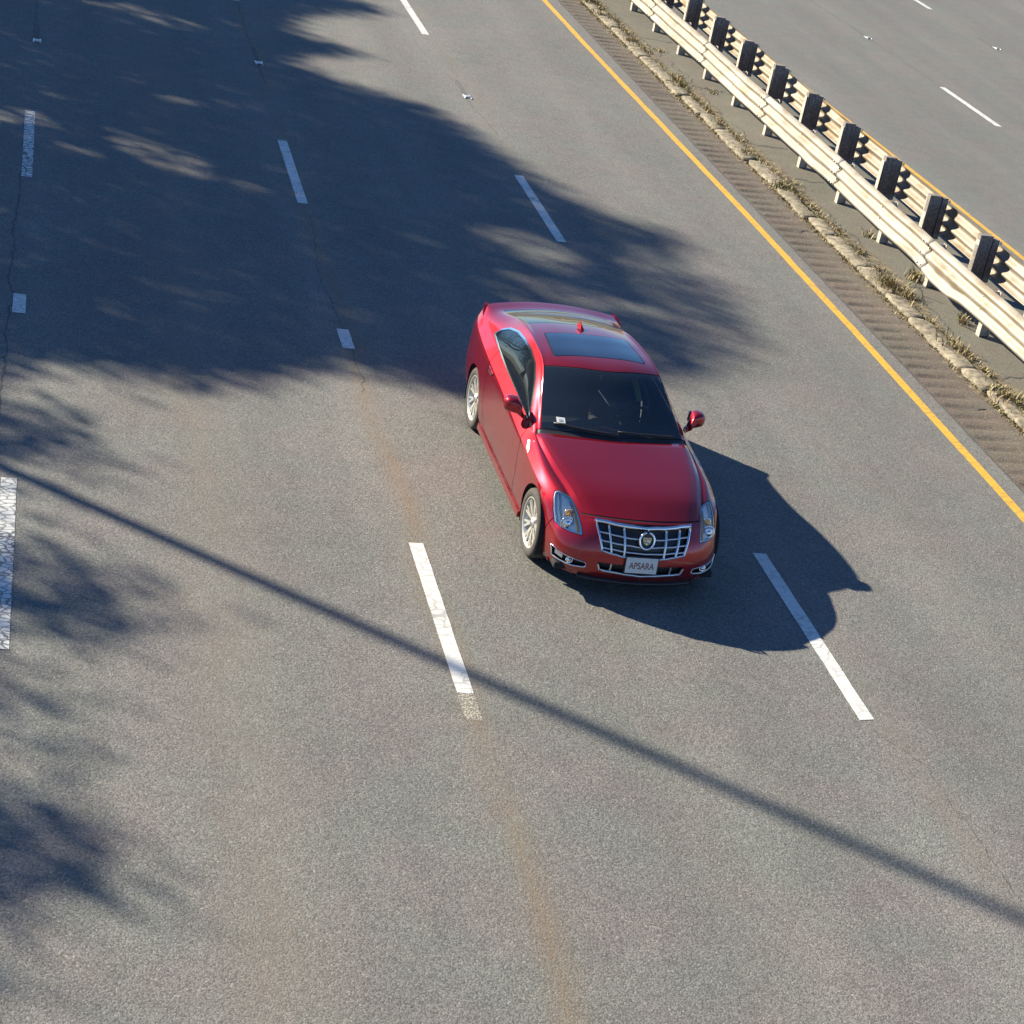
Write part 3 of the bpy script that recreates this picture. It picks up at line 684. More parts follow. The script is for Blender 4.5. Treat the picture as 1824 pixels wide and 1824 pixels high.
def glass(name, tint, rough=.01, ior=1.5, spec=1.0, sky_haze=.02):
    m = bpy.data.materials.new(name); m.use_nodes = True; nt = m.node_tree; nt.nodes.clear()
    tr = nt.nodes.new('ShaderNodeBsdfTransparent'); tr.inputs[0].default_value = (*tint, 1)
    gl = nt.nodes.new('ShaderNodeBsdfGlossy'); gl.inputs['Roughness'].default_value = rough; gl.inputs[0].default_value = (spec, spec, spec, 1)
    fr = nt.nodes.new('ShaderNodeFresnel'); fr.inputs[0].default_value = ior
    mx = nt.nodes.new('ShaderNodeMixShader'); ou = nt.nodes.new('ShaderNodeOutputMaterial')
    nt.links.new(fr.outputs[0], mx.inputs[0]); nt.links.new(tr.outputs[0], mx.inputs[1]); nt.links.new(gl.outputs[0], mx.inputs[2]); df = nt.nodes.new('ShaderNodeBsdfDiffuse'); df.inputs[0].default_value = (.28, .40, .58, 1); m2_ = nt.nodes.new('ShaderNodeMixShader'); m2_.inputs[0].default_value = sky_haze  # blue diffuse share painted in as skylight haze on the glass
    nt.links.new(mx.outputs[0], m2_.inputs[1]); nt.links.new(df.outputs[0], m2_.inputs[2]); nt.links.new(m2_.outputs[0], ou.inputs[0])
    return m
M_ws = glass('windscreen_glass', (.55,.62,.66), ior=1.6, sky_haze=.035); M_side = glass('side_glass', (.24,.22,.20)); M_lampg = glass('lamp_cover_glass', (.95,.96,.97), ior=1.25)
M_sunroof = simple('sunroof_glass', (.008,.010,.014), .06, 0, coat=1)
M_rearg = simple('rear_glass', (.010,.012,.011), .08, coat=.35, spec=.35)

(v_, k_, ST), (a2_, l_, SB) = surfaces()
T = tm(ST, v_, k_, flip=True); B = tm(SB, a2_, l_)
def mirror(m):
    V = m.V.copy(); V[:, 1] *= -1; V[:, 4] *= -1; return TM(V, m.F[:, ::-1])
def cat_tm(ms):
    ms = [m for m in ms if len(m.F)]; V = []; F = []; n = 0
    for m in ms: V.append(m.V); F.append(m.F+n); n += len(m.V)
    return TM(np.concatenate(V), np.concatenate(F))
def off(m, d): V = m.V.copy(); V[:, :3] += V[:, 3:6]*d; return TM(V, m.F)
def put(name, m, mt, parent=CAR, flipn=False):
    P = m.P[:, [1, 0, 2]]; N = m.N[:, [1, 0, 2]]*(-1 if flipn else 1); F = m.F.copy()
    a, b, c = P[F[:, 0]], P[F[:, 1]], P[F[:, 2]]; fn = np.cross(b-a, c-a); ar = np.linalg.norm(fn, axis=1)
    ok = ar > 1e-10; F = F[ok]; fn = fn[ok]; sgn = (fn*N[F[:, 0]]).sum(1) < 0; F[sgn] = F[sgn][:, ::-1]
    return mesh(name, P, F, mt, parent, N=N)
top = lambda m: (m.P[:, 0], m.P[:, 1], m.P[:, 2])
GAP = .0048
gaps = []; shells = []
def cutout(m, f, gap=GAP, keepgap=True):
    """returns (inside, outside); the seam between is kept as a recessed dark strip"""
    inn, rest = m.clip(f+gap)
    if not len(rest.F): return inn, rest
    return inn, rest
def ext(m, fn, gap=GAP):
    inn, rest = m.clip(fn(m)+gap); ring, outp = rest.clip(fn(rest)-gap) if len(rest.F) else (rest, rest)
    if gap > 0 and len(ring.F): gaps.append(ring)
    return inn, outp
# ---- wheel arches
arch = lambda m: np.minimum(np.hypot(m.P[:, 0], m.P[:, 2]-.335), np.hypot(m.P[:, 0]-2.88, m.P[:, 2]-.335))-.372
_, B = ext(B, arch, 0)
Tt = T; Bb = B
# ---- glass of the windscreen, back window, sunroof
ws = lambda m: sdpoly(m.Q[:, 0], m.Q[:, 1], [(4.10,2.66),(5.0,2.62),(5.90,2.72),(5.90,9),(4.10,9)])*.3
wind, Tt = ext(Tt, ws, .004)
bgf = lambda m: sdpoly(m.Q[:, 0], m.Q[:, 1], [(8.25,2.95),(9.3,2.7),(10.15,2.65),(10.15,9),(8.25,9)])*.3
rear, Tt = ext(Tt, bgf, .004)
srf = lambda m: sdpoly(m.P[:, 0], m.P[:, 1], [(1.60,-1),(1.60,.470),(1.64,.482),(2.20,.445),(2.24,.43),(2.24,-1)])
sroof, Tt = ext(Tt, srf, .005)
cowl = lambda m: sdpoly(m.Q[:, 0], m.Q[:, 1], [(3.93,1.9),(4.10,1.9),(4.10,9),(3.93,9)])*.3
cwl, Tt = ext(Tt, cowl, .001)
WIN = [(1.00,.968),(1.5,1.003),(2.0,1.033),(2.5,1.066),(2.87,1.098),(2.82,1.165),(2.70,1.228),(2.48,1.285),(2.2,1.315),(1.9,1.322),(1.62,1.295),(1.40,1.215),(1.18,1.09)]
cab = lambda m, o=0: np.maximum(sdpoly(m.P[:, 0], m.P[:, 2], WIN)-o, (1.0-m.Q[:, 1])*.2)
trim, Tt = ext(Tt, lambda m: np.maximum(cab(m, .016), (m.Q[:, 1]-2.6)*.2), 0)
swin, trim = ext(trim, lambda m: cab(m, -.004), .001)
# ---- headlights, grille, air intakes, fog lamps
HL = [(.738,.625),(.69,.603),(.642,.572),(.618,.51),(.602,.43),(.578,.30),(.572,.228),(.68,.255),(.745,.288),(.788,.336),(.797,.45),(.790,.56),(.772,.618)]
hl = lambda m: np.maximum(sdpoly(m.P[:, 1], .9*m.P[:, 2]+.43*m.P[:, 0], HL), m.P[:, 0]-.1)
h1, Tt = ext(Tt, hl, .003); h2, Bb = ext(Bb, hl, .003)
GR = [(.468,.722),(.43,.60),(.398,.485),(.20,.445),(0,.430),(-.1,.43),(-.1,.735),(.2,.735)]
gf = lambda m: np.maximum(sdpoly(m.P[:, 1], m.P[:, 2], GR), m.P[:, 0]+.3)
gr1, Tt = ext(Tt, lambda m: np.maximum(gf(m), m.P[:, 2]-.719), .0); gr2, Bb = ext(Bb, gf, 0)
LG = [(.42,.375),(.39,.300),(.15,.275),(-.1,.27),(-.1,.385),(.2,.38)]
lg, Bb = ext(Bb, lambda m: np.maximum(sdpoly(m.P[:, 1], m.P[:, 2], LG), m.P[:, 0]+.3), 0)
FG = [(.800,.392),(.742,.366),(.65,.352),(.53,.347),(.512,.325),(.52,.298),(.63,.282),(.73,.285),(.785,.30)]
fgf = lambda m: np.maximum(sdpoly(m.P[:, 1], m.P[:, 2], FG), m.P[:, 0]+.3)
fg, Bb = ext(Bb, fgf, 0)
# ---- tail lamps
tlf = lambda m: np.maximum(sdpoly(m.P[:, 1], m.P[:, 2], [(.66,.70),(.90,.66),(.90,1.02),(.80,1.12),(.68,1.12)]), 3.60-m.P[:, 0])
t1, Bb = ext(Bb, tlf, .002)
# ---- bonnet, doors, bumpers
hf = lambda m: sdpoly(m.Q[:, 0], m.Q[:, 1], [(.10,1.80),(1,1.45),(3.93,1.62),(3.93,9),(.10,9)])*.08
hood, Tt = ext(Tt, hf, .0025)
DOOR = [(.80,.255),(.74,.50),(.78,.80),(.90,.93),(.97,.955),(.99,1.2),(2.60,1.5),(2.52,1.06),(2.44,.93),(2.40,.60),(2.26,.34),(2.16,.25)]
dr = lambda m: np.maximum(sdpoly(m.P[:, 0], m.P[:, 2], DOOR), (m.Q[:, 1]-1.0)*.2)
d1, Tt = ext(Tt, dr); d2, Bb = ext(Bb, lambda m: sdpoly(m.P[:, 0], m.P[:, 2], DOOR))
bmp = lambda m: np.maximum(m.P[:, 0]+.37, -.01+(.0*m.P[:, 0]))
fbump, Bb = ext(Bb, lambda m: m.P[:, 0]+.375+.25*np.clip(m.P[:, 2]-.5, 0, 1)); rbump, Bb = ext(Bb, lambda m: 3.42+.0*m.P[:, 2]-m.P[:, 0])
both = lambda m: cat_tm([m, mirror(m)])
put('body', both(cat_tm([Tt, Bb])), M_red)
for nm, m in (('bonnet', hood), ('front_bumper', fbump), ('rear_bumper', rbump)): put(nm, both(m), M_red)
door = cat_tm([d1, d2]); doors = {}
for s, m in ((1, door), (-1, mirror(door))): doors[s] = put('door', m, M_red)
shell_src = cat_tm([Tt, Bb, hood, fbump, rbump, d1, d2])
put('panel_gaps', off(both(cat_tm(gaps)), -.004), M_dark)
put('inner_shell', off(both(shell_src), -.014), M_dark, flipn=True)
put('windscreen', off(both(wind), .0), M_ws); put('rear_window', both(rear), M_rearg); put('sunroof', off(both(sroof), .001), M_sunroof); put('cowl_panel', off(both(cwl), -.006), M_blackp)
for s in (1, -1):
    f = (lambda m: m) if s > 0 else mirror
    put('side_window', off(f(swin), -.003), M_side, doors[s]); put('window_trim', off(f(trim), .003), M_chrome, doors[s])
    put('tail_light', f(t1), M_tail)
# generic access to the skin: nearest point of the front/side for a given (s,z) or (u,z)
def skin(m, c1, c2, p, q, d=0, n=6):
    P = m.P; e = (P[:, c1]-p)**2+(P[:, c2]-q)**2; i = np.argsort(e)[:n]; w = 1/(e[i]+1e-6); w /= w.sum()
    return (P[i]*w[:, None]).sum(0)+(m.N[i]*w[:, None]).sum(0)*d
Bfull = tm(SB, a2_, l_); sel = (Bfull.Q[:, 0] <= 6.5)
def fr(s, z, d=0):      # point on the front face
    q = skin(TM(FV, Bfull.F), 1, 2, abs(s), z, d); return Vector((math.copysign(1, s)*q[1] if abs(s) > 1e-6 else 0, q[0], q[2]))
FV = Bfull.V.copy(); FV[~sel, :2] = 99
def frx(s, z, d=0):
    q = fr(s, z, d); e = fr(s, z, 0); return Vector((s, q.y, q.z))
# ---- grille
gd = both(cat_tm([gr1, gr2])); G = put('grille', off(gd, -.035), M_blackp); 
def gedge(z):   # half width of the grille at height z
    return float(np.interp(z, [.43, .485, .60, .722], [.398, .398, .43, .468]))
def vz(s, z, sag): return z-sag*(1-abs(s)/.45)
mb = MB(); L = [-.468+.936*i/24 for i in range(25)]
mb.bar([frx(s, vz(s, .706, .008), .010) for s in L], (0, 0, 1), (0, -1, 0), .021, .011)
o = mb.build('top_bar', M_chrome, G, True)
for i, z in enumerate((.640, .578, .520)):
    e = gedge(z)-.008; L2 = [-e+2*e*j/24 for j in range(25)]
    MB().bar([frx(s, vz(s, z, .022), -.004) for s in L2], (0, 0, 1), (0, -1, 0), .0085, .007).build('crossbar', M_satin, G, True)
for s0, s1 in ((.345,.310), (.205,.190), (-.205,-.190), (-.345,-.310)):
    MB().bar([frx(s0+(s1-s0)*t, .70-(.225+.03*(1-abs(s0)/.39))*t, .001) for t in np.linspace(0, 1, 10)], (1, 0, 0), (0, -1, 0), .0105, .009).build('upright_bar', M_satin, G, True)
for sg in (1, -1):
    MB().bar([frx(sg*(gedge(z)-.004), z, .006) for z in np.linspace(.70, .487, 10)], (1, 0, 0), (0, -1, 0), .011, .009).build('side_frame', M_chrome, G, True)
MB().bar([frx(s, .487-.052*(1-abs(s)/.394), .004) for s in [-.394+.788*j/24 for j in range(25)]], (0, 0, 1), (0, -1, 0), .010, .009).build('bottom_frame', M_satin, G, True)
# wreath and crest emblem
EM = MB(); c0 = frx(0, .612, .035); tilt = Matrix.Rotation(math.radians(-14), 3, 'X')
def onem(x, z, d=0): return c0+tilt @ Vector((x, -d, z))
R = [(.078*math.cos(a), .088*math.sin(a)) for a in np.linspace(math.radians(62), math.radians(62)+2*math.pi*.845, 30)]
R = [(.070*math.sin(a), -.078*math.cos(a)) for a in np.linspace(-2.95, 2.95, 36)]
EM.tube([onem(x, z) for x, z in R], [.0100+.002*(i % 2) for i in range(36)], 8)
em = EM.build('emblem', M_chrome, CAR, True)
MB().add([onem(.062*math.cos(a), .068*math.sin(a), -.012) for a in np.linspace(0, 2*math.pi, 24, endpoint=False)], [tuple(range(24))]).build('emblem_field', M_blackp, em)
def shield(sc, d): return [onem(x*sc*.9, z*sc*.9, d) for x, z in ((-.044,.036),(.044,.036),(.042,.0),(.030,-.026),(0,-.045),(-.030,-.026),(-.042,.0))]
MB().add(shield(1, .002), [tuple(range(7))]).build('crest', M_gold, em)
cm = {}
for nm, col, x0, x1, z0, z1 in (('black', (.02,.02,.02), -.036,-.003,.018,.027), ('red', (.35,.02,.02), .003,.036,.018,.028), ('blue', (.03,.06,.25), -.030,-.003,-.022,-.010), ('silver', (.6,.6,.6), .003,.034,-.004,.008), ('red', (.35,.02,.02), -.036,-.003,.0,.007), ('black', (.02,.02,.02), .003,.024,-.026,-.016)):
    if nm not in cm: cm[nm] = simple('crest_'+nm, col, .3)
    MB().add([onem(x*.9, z*.9, .005) for x, z in ((x0,z0),(x1,z0),(x1,z1),(x0,z1))], [(0,1,2,3)]).build('crest_bar', cm[nm], em)
MB().tube([onem(0, .098, .0), onem(0, .112, .004)], [.007, .004], 6).build('emblem_camera', M_satin, em)
# ---- lower intake
LGo = put('lower_grille', off(both(lg), -.045), M_blackp)
MB().bar([frx(s, .300-.026*(1-abs(s)/.39), .004) for s in [-.392+.784*j/24 for j in range(25)]], (0, 0, 1), (0, -1, 0), .011, .008).build('chrome_strip', M_satin, LGo, True)
for sg in (1, -1):
    MB().bar([frx(sg*x, z, .004) for x, z in ((.393,.302),(.415,.36))], (1, 0, 0), (0, -1, 0), .009, .008).build('chrome_end', M_satin, LGo)
    MB().bar([frx(sg*.29, z, -.012) for z in (.295,.33,.372)], (1, 0, 0), (0, -1, 0), .008, .006).build('divider', M_satin, LGo)
# ---- number plate
pc = frx(-.018, .400, .022); PL = empty('number_plate', pc); PL.parent = CAR; PL.rotation_euler = (math.radians(-7), 0, 0)
MB().rbox((0, 0, 0), (.305, .006, .152), .003).build('plate_panel', M_plate, PL)
MB().rbox((0, .008, .0), (.325, .012, .172), .004).build('plate_holder', M_blackp, PL)
def text(s, size, loc, mt, parent, name='plate_text'):
    cu = bpy.data.curves.new(name, 'FONT'); cu.body = s; cu.size = size; cu.align_x = 'CENTER'; cu.align_y = 'CENTER'; cu.extrude = .0008; cu.offset = .0012
    t = bpy.data.objects.new(name, cu); COL.objects.link(t); bpy.context.view_layer.update()
    me = bpy.data.meshes.new_from_object(t.evaluated_get(bpy.context.evaluated_depsgraph_get())); bpy.data.objects.remove(t)
    me.materials.clear(); me.materials.append(mt); o = bpy.data.objects.new(name, me); COL.objects.link(o); o.parent = parent; o.location = loc; o.rotation_euler = (math.pi/2, 0, 0); return o
t = text('APSARA', .078, (0, -.0042, -.006), M_ink, PL); t.scale = (.86, 1.15, 1)
mb = MB()
for x in (-.09, .09): mb.tube([(x, -.003, .062), (x, -.007, .062)], .005, 8)
mb.build('plate_screws', M_bolt_sunlit, PL)
# ---- headlights: clear cover, bright housing, projector, amber strip
HC = cat_tm([h1, h2])
for s in (1, -1):
    f = (lambda m: m) if s > 0 else mirror
    cover = put('headlight', f(HC), M_lampg)
    bez, core = ext(HC, lambda m: -(hl(m)+.016), 0)       # outer rim
    put('bezel', off(f(bez), -.004), M_satin, cover)
    put('housing', off(f(HC), -.020), simple('lamp_housing', (.95,.92,.84), .30, .0) if s > 0 else bpy.data.materials['lamp_housing'], cover)
    cx = lambda p: Vector((s*p[1], p[0], p[2]))
    q = skin(TM(FV, Bfull.F), 1, 2, .67, .615, -.03); q = np.array([q[0], .67, .615])
    m = MB()
    def bowl(c, r, ln, mt, nm, dirv=(0, -1, .12), rr=(1.0, .96, .7, .0)):
        c = Vector(c); d = Vector(dirv).normalized(); u = d.cross(Vector((0, 0, 1))).normalized(); w2 = u.cross(d); V = []; F = []; K = 20
        prof = [(1.0, 0), (1.0, .35), (.80, .36), (.72, .30), (.62, .42), (.35, .60), (.0, .66)]
        for (pr, pl) in prof:
            for k in range(K):
                a = 2*math.pi*k/K; V.append(c+d*ln*pl+(u*math.cos(a)+w2*math.sin(a))*r*pr)
        for i in range(len(prof)-1):
            for k in range(K): F.append((i*K+k, i*K+(k+1) % K, (i+1)*K+(k+1) % K, (i+1)*K+k))
        return mesh(nm, V, F, mt, cover, True)
    bowl(cx((q[0]+.012, .690, .615)), .050, .05, M_chrome, 'projector_lens')
    bowl(cx((q[0]+.090, .678, .685)), .028, .05, M_amber, 'turn_signal')
    for (du, ss, zz, r_) in ((.03,.690,.615,.062),(.10,.678,.685,.040)):   # chrome rings round the lamps
        c = cx((q[0]+du-.012, ss, zz)); d = Vector((0, -1, .12)).normalized(); u_ = d.cross(Vector((0, 0, 1))).normalized(); w_ = u_.cross(d)
        MB().tube([c+(u_*math.cos(a)+w_*math.sin(a))*r_ for a in np.linspace(0, 2*math.pi, 25)], .007, 6).build('lamp_ring', M_chrome, cover, True)
    for (ss, w0, w1) in ((.742,.33,.60),(.655,.33,.53)):                     # bright dividers
        pp = []
        for ww in np.linspace(w0, w1, 5):
            P = HC.P; e = (P[:, 1]-ss)**2+(.9*P[:, 2]+.43*P[:, 0]-ww)**2; i = e.argmin(); pp.append(cx(P[i]-HC.N[i]*.009))
        MB().bar(pp, (1, 0, 0), (0, -.5, 1), .006, .005).build('lamp_divider', M_satin, cover)
    mb = MB(); pts = []
    for (ss, ww) in ((.612,.235),(.612,.30),(.628,.42),(.645,.50)):
        P = HC.P; e = (P[:, 1]-ss)**2+(.9*P[:, 2]+.43*P[:, 0]-ww)**2; i = e.argmin(); pts.append(cx(P[i]-HC.N[i]*.008))
    mb.bar(pts, (1, 0, 0), (0, -.5, 1), .009, .004); mb.build('amber_strip', M_amber, cover)
# ---- fog lamps in chrome-edged openings
for s in (1, -1):
    f = (lambda m: m) if s > 0 else mirror
    F0 = put('fog_lamp', off(f(fg), -.04), M_blackp)
    rim = [(x, z) for x, z in FG]; rim = rim+[rim[0]]; pts = []
    for (x0, z0), (x1, z1) in zip(rim[:-1], rim[1:]):
        for t_ in np.linspace(0, 1, 5)[:-1]: pts.append((x0+(x1-x0)*t_, z0+(z1-z0)*t_))
    mb = MB(); top_ = [p for p in pts]; n_ = len(top_)
    mb.tube([fr(s*x, z, .004) for x, z in pts+[pts[0]]], [.0035 if (i/n_ < .50) else .0075 for i in range(n_+1)], 6); mb.build('chrome_surround', M_satin, F0, True)
    c = fr(s*.665, .318, -.022); cover = F0; bowl(c, .034, .05, M_chrome, 'fog_lens')
    c = fr(s*.745, .335, -.012); mb = MB(); mb.bar([fr(s*.775, .345, -.006), fr(s*.72, .325, -.012)], (0, 0, 1), (0, -1, 0), .022, .004); mb.build('bright_insert', M_satin, F0)
# chin spoiler
mb = MB(); mb.bar([frx(s, .185, -.005) for s in np.linspace(-.56, .56, 25)], (0, 1, .1), (0, 0, 1), .05, .012); mb.build('chin_spoiler', M_blackp, CAR, True)
for s in (1, -1):   # pale mud guard at the corner behind the lip, red lip corner
    mb = MB(); a = Vector((s*.80, -.47, .215)); b = Vector((s*.70, -.59, .20)); c = Vector((s*.60, -.67, .195))
    mb.bar([a, b, c], (0, -.7, -.3), (0, -.3, .8), .022, .008); mb.build('lip_corner', M_red, CAR, True)
# ---- side details: sill, vent, handle, mirror
for s in (1, -1):
    cx = lambda p: Vector((s*p[1], p[0], p[2]))
    mb = MB(); mb.bar([cx((u, .872, .205)) for u in np.linspace(.42, 2.46, 14)], (.7*s, 0, .0), (0, 0, 1), .040, .030); mb.build('sill', M_red, CAR)
    # chrome fender vent, a slim upright blade tapering forward
    Tm_ = T
    def sidept(u, z, d): 
        mm = TM(np.concatenate([Bfull.V, T.V[T.Q[:, 1] <= 1.0]]), None); q = skin(mm, 0, 2, u, z, d); return q
    V = [cx(sidept(u, z, .006)) for u, z in ((.67,.882),(.70,.872),(.60,.838),(.50,.822),(.54,.845))]; Vb = [cx(sidept(u, z, -.004)) for u, z in ((.67,.882),(.70,.872),(.60,.838),(.50,.822),(.54,.845))]
    n_ = len(V); mesh('fender_vent', V+Vb, [tuple(range(n_))]+[(i, (i+1) % n_, n_+(i+1) % n_, n_+i) for i in range(n_)], M_satin, CAR)
    # handle recess (CTS-like pocket at the door's trailing edge)
    q = cx(sidept(2.30, .905, .004)); mb = MB(); mb.rbox(q, (.014, .20, .030), .006); hd = mb.build('door_handle', M_red, doors[s], True)
    q = cx(sidept(2.31, .878, .003)); MB().rbox(q, (.010, .15, .026), .004).build('handle_recess', M_dark, doors[s])
    # mirror
    V = []; F = []; K = 22
    st = [(0,.045,.030,.965,.835),(0,.046,.036,.985,.858),(0,.066,.052,1.01,.872),(0,.086,.074,1.04,.888),(0,.098,.090,1.058,.912),(0,.100,.094,1.068,.95),(0,.090,.086,1.07,1.0),(0,.070,.068,1.066,1.035),(0,.016,.018,1.06,1.05)]
    for (_, ry, rz, z, x) in st:
        for k in range(K):
            a = 2*math.pi*k/K; ca, sa = math.cos(a), math.sin(a); e = .62
            yy = math.copysign(abs(ca)**e, ca)*ry; zz = math.copysign(abs(sa)**e, sa)*rz
            if yy > 0: yy *= .75
            V.append((s*x, 1.10-.05*(x < .9)+(x-.9)*.18+yy, z+zz*.85))
    for i in range(len(st)-1):
        for k in range(K): F.append((i*K+k, i*K+(k+1) % K, (i+1)*K+(k+1) % K, (i+1)*K+k))
    F.append(tuple(range(K))); F.append(tuple((len(st)-1)*K+k for k in range(K)))
    mo = mesh('wing_mirror', V, F, M_red, CAR, True)
    MB().rbox((s*.955, 1.172, 1.066), (.13, .012, .11), .005).build('mirror_glass', M_chrome, mo)
# ---- wheels
def wheel(u, s):
    W = empty('wheel', (s*.80, u, .335)); W.parent = CAR
    def lathe(nm, prof, mt, K=56, parent=W):
        V = []; F = []; m = len(prof)
        for k in range(K):
            a = 2*math.pi*k/K
            for (x, r) in prof: V.append((s*x, r*math.cos(a), r*math.sin(a)))
        for k in range(K):
            for i in range(m-1):
                q = (k*m+i, k*m+i+1, ((k+1) % K)*m+i+1, ((k+1) % K)*m+i); F.append(q if s > 0 else q[::-1])
        return mesh(nm, V, F, mt, parent, True)
    lathe('tyre', [(-.13,.235),(-.135,.29),(-.12,.325),(-.06,.3345),(.04,.3345),(.078,.328),(.092,.312),(.098,.285),(.094,.258),(.084,.243),(.070,.240)], M_tyre)
    lathe('rim', [(-.12,.238),(-.10,.215),(.02,.208),(.060,.222),(.082,.232),(.090,.241),(.086,.247)], M_rim)
    lathe('brake_disc', [(-.02,.02),(-.02,.155),(-.035,.155),(-.035,.02)], simple('brake_steel', (.25,.24,.23), .4, .8) if 'brake_steel' not in bpy.data.materials else bpy.data.materials['brake_steel'])
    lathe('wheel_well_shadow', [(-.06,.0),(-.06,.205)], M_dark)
    sp = MB(); n = 9
    for i in range(n):      # nine forked spokes
        a0 = 2*math.pi*(i+.3)/n
        for da in (-.115, .115):
            P0 = (.052, .045); P1 = (.066, .12); P2 = (.074, .226); V = []
            for (x, r), wd, aa in ((P0, .013, a0), (P1, .011, a0+da*.55), (P2, .0105, a0+da*1.1)):
                c, s2 = math.cos(aa), math.sin(aa)
                for e, dx in ((-1, 0), (1, 0), (1, -.022), (-1, -.022)):
                    V.append((s*(x+dx), r*c-e*wd*s2, r*s2+e*wd*c))
            F = []
            for j in range(2):
                for k in range(4): F.append((j*4+k, j*4+(k+1) % 4, (j+1)*4+(k+1) % 4, (j+1)*4+k))
            F += [(0,1,2,3),(8,9,10,11)]; sp.add(V, F)
    sp.build('spokes', M_rim, W)
    lathe('hub', [(.0,.058),(.055,.056),(.066,.046),(.069,.030),(.074,.027),(.078,.018),(.079,.001)], M_rim, 24)
    lathe('hub_cap', [(.0765,.024),(.0800,.020),(.0812,.001)], M_chrome, 20)
    return W
for u in (0, 2.88):
    for s in (1, -1):
        W = wheel(u, s)
        if u == 0: W.rotation_euler = (0, 0, math.radians(1.0))
# arch liners and floor
for u in (0, 2.88):
    for s in (1, -1):
        V = []; F = []; K = 26
        for k in range(K+1):
            a = math.radians(-25)+math.radians(230)*k/K
            for x in (.888, .60): V.append((s*x, u+.376*math.cos(a), .335+.376*math.sin(a)))
        for k in range(K): F.append((2*k, 2*k+1, 2*k+3, 2*k+2))
        V += [(s*.60, u, .335)]; c = len(V)-1
        for k in range(K): F.append((2*k+1, 2*k+3, c))
        mesh('arch_liner', V, F, M_dark, CAR)
MB().rbox((0, 1.5, .235), (1.56, 4.3, .07), .02).build('underbody', M_dark, CAR)
for s in (1, -1):      # tail fins carrying the upright rear lamps
    F_ = [(3.30,.800,1.055),(3.46,.792,1.090),(3.60,.765,1.146),(3.66,.745,1.155),(3.68,.750,1.02),(3.56,.808,.98)]
    V = [Vector((s*y_, x_, z_)) for x_, y_, z_ in F_]+[Vector((s*(y_-.045), x_-.01, z_-.006)) for x_, y_, z_ in F_]; n_ = 6
    mesh('tail_fin', V, [tuple(range(n_)), tuple(range(2*n_-1, n_-1, -1))]+[(i, (i+1) % n_, n_+(i+1) % n_, n_+i) for i in range(n_)], M_red, CAR)
# ---- roof aerial, wipers, washer jets, stickers
V = [(-.022,2.36,1.412),(.022,2.36,1.412),(.026,2.52,1.408),(-.026,2.52,1.408),(0,2.50,1.475),(0,2.44,1.45)]
mesh('aerial', V, [(0,1,5),(1,2,4,5),(2,3,4),(3,0,5,4)], M_red, CAR)
def wsp(s, v, d):
    Q = wind; e = (np.abs(Q.P[:, 1]-abs(s)))**2+((Q.Q[:, 0]-v)*.3)**2; i = np.argsort(e)[:5]; w2 = 1/(e[i]+1e-6); w2 /= w2.sum(); p = (Q.P[i]*w2[:, None]).sum(0)+(Q.N[i]*w2[:, None]).sum(0)*d
    return Vector((math.copysign(1, s)*p[1], p[0], p[2]))
for (sa, sb, va, vb) in ((.62, .02, 4.16, 4.22), (.0, -.60, 4.14, 4.24)):
    pts = [wsp(sa+(sb-sa)*t_ if abs(sa+(sb-sa)*t_) > .02 else .02, va+(vb-va)*t_, .018) for t_ in np.linspace(0, 1, 8)]
    wp = MB().tube(pts, [.010]*8, 6).build('wiper', M_blackp, CAR, True)
    MB().bar([p-Vector((0, 0, .012)) for p in pts], (0, 1, 0), (0, 0, 1), .004, .010).build('wiper_blade', M_blackp, wp)
for s, u in ((-.216,.382),(.29,.40)):
    MB().rbox((s, u, .9585), (.020, .014, .010), .003).build('washer_jet', M_blackp, CAR)
q = [wsp(-s, v, .004) for s, v in ((.565,4.30),(.485,4.30),(.485,4.46),(.565,4.46))]
st_ = mesh('inspection_sticker', q, [(0,1,2,3)], M_sticker, CAR)
q2 = [q[0].lerp(q[2], .25)+Vector((0,-.002,.002)), q[1].lerp(q[3], .25)+Vector((0,-.002,.002)), q[2].lerp(q[0], .3)+Vector((0,-.002,.002)), q[3].lerp(q[1], .3)+Vector((0,-.002,.002))]
mesh('sticker_print', q2, [(0,1,2,3)], M_stick2, st_)
# ---- interior
MB().rbox((0, .98, .90), (1.42, .42, .10), .05).rbox((0, 1.10, .80), (1.40, .25, .18), .05).build('dashboard', M_int, CAR)
MB().rbox((.36, 1.02, .955), (.34, .22, .05), .02).build('instrument_hood', M_int, CAR)
MB().rbox((0, 1.85, .50), (1.5, 2.0, .04), .01).build('cabin_floor', M_dark, CAR)
for s in (.36, -.36):
    mb = MB(); mb.rbox((s, 1.72, .60), (.50, .52, .16), .06); RM = Matrix.Rotation(math.radians(-18), 3, 'X')
    mb.rbox((s, 2.02, .86), (.48, .14, .62), .06, RM); mb.rbox((s, 2.13, 1.20), (.27, .09, .17), .04, RM); mb.build('seat', M_seat, CAR, True)
mb = MB(); mb.rbox((0, 2.62, .62), (1.15, .45, .18), .06); mb.rbox((0, 2.85, .90), (1.15, .14, .42), .05, Matrix.Rotation(math.radians(-22), 3, 'X')); mb.build('rear_seat', M_seat, CAR, True)
RT = Matrix.Rotation(math.radians(-62), 3, 'X')
sw = MB(); sw.tube([Vector((.36, 1.30, .93))+RT @ Vector((.185*math.cos(a), .185*math.sin(a), 0)) for a in np.linspace(0, 2*math.pi, 29)], .014, 8)
for a in (0, math.pi, -math.pi/2): sw.tube([Vector((.36, 1.30, .93)), Vector((.36, 1.30, .93))+RT @ Vector((.18*math.cos(a), .18*math.sin(a), 0))], .016, 6)
sw.build('steering_wheel', M_blackp, CAR, True)
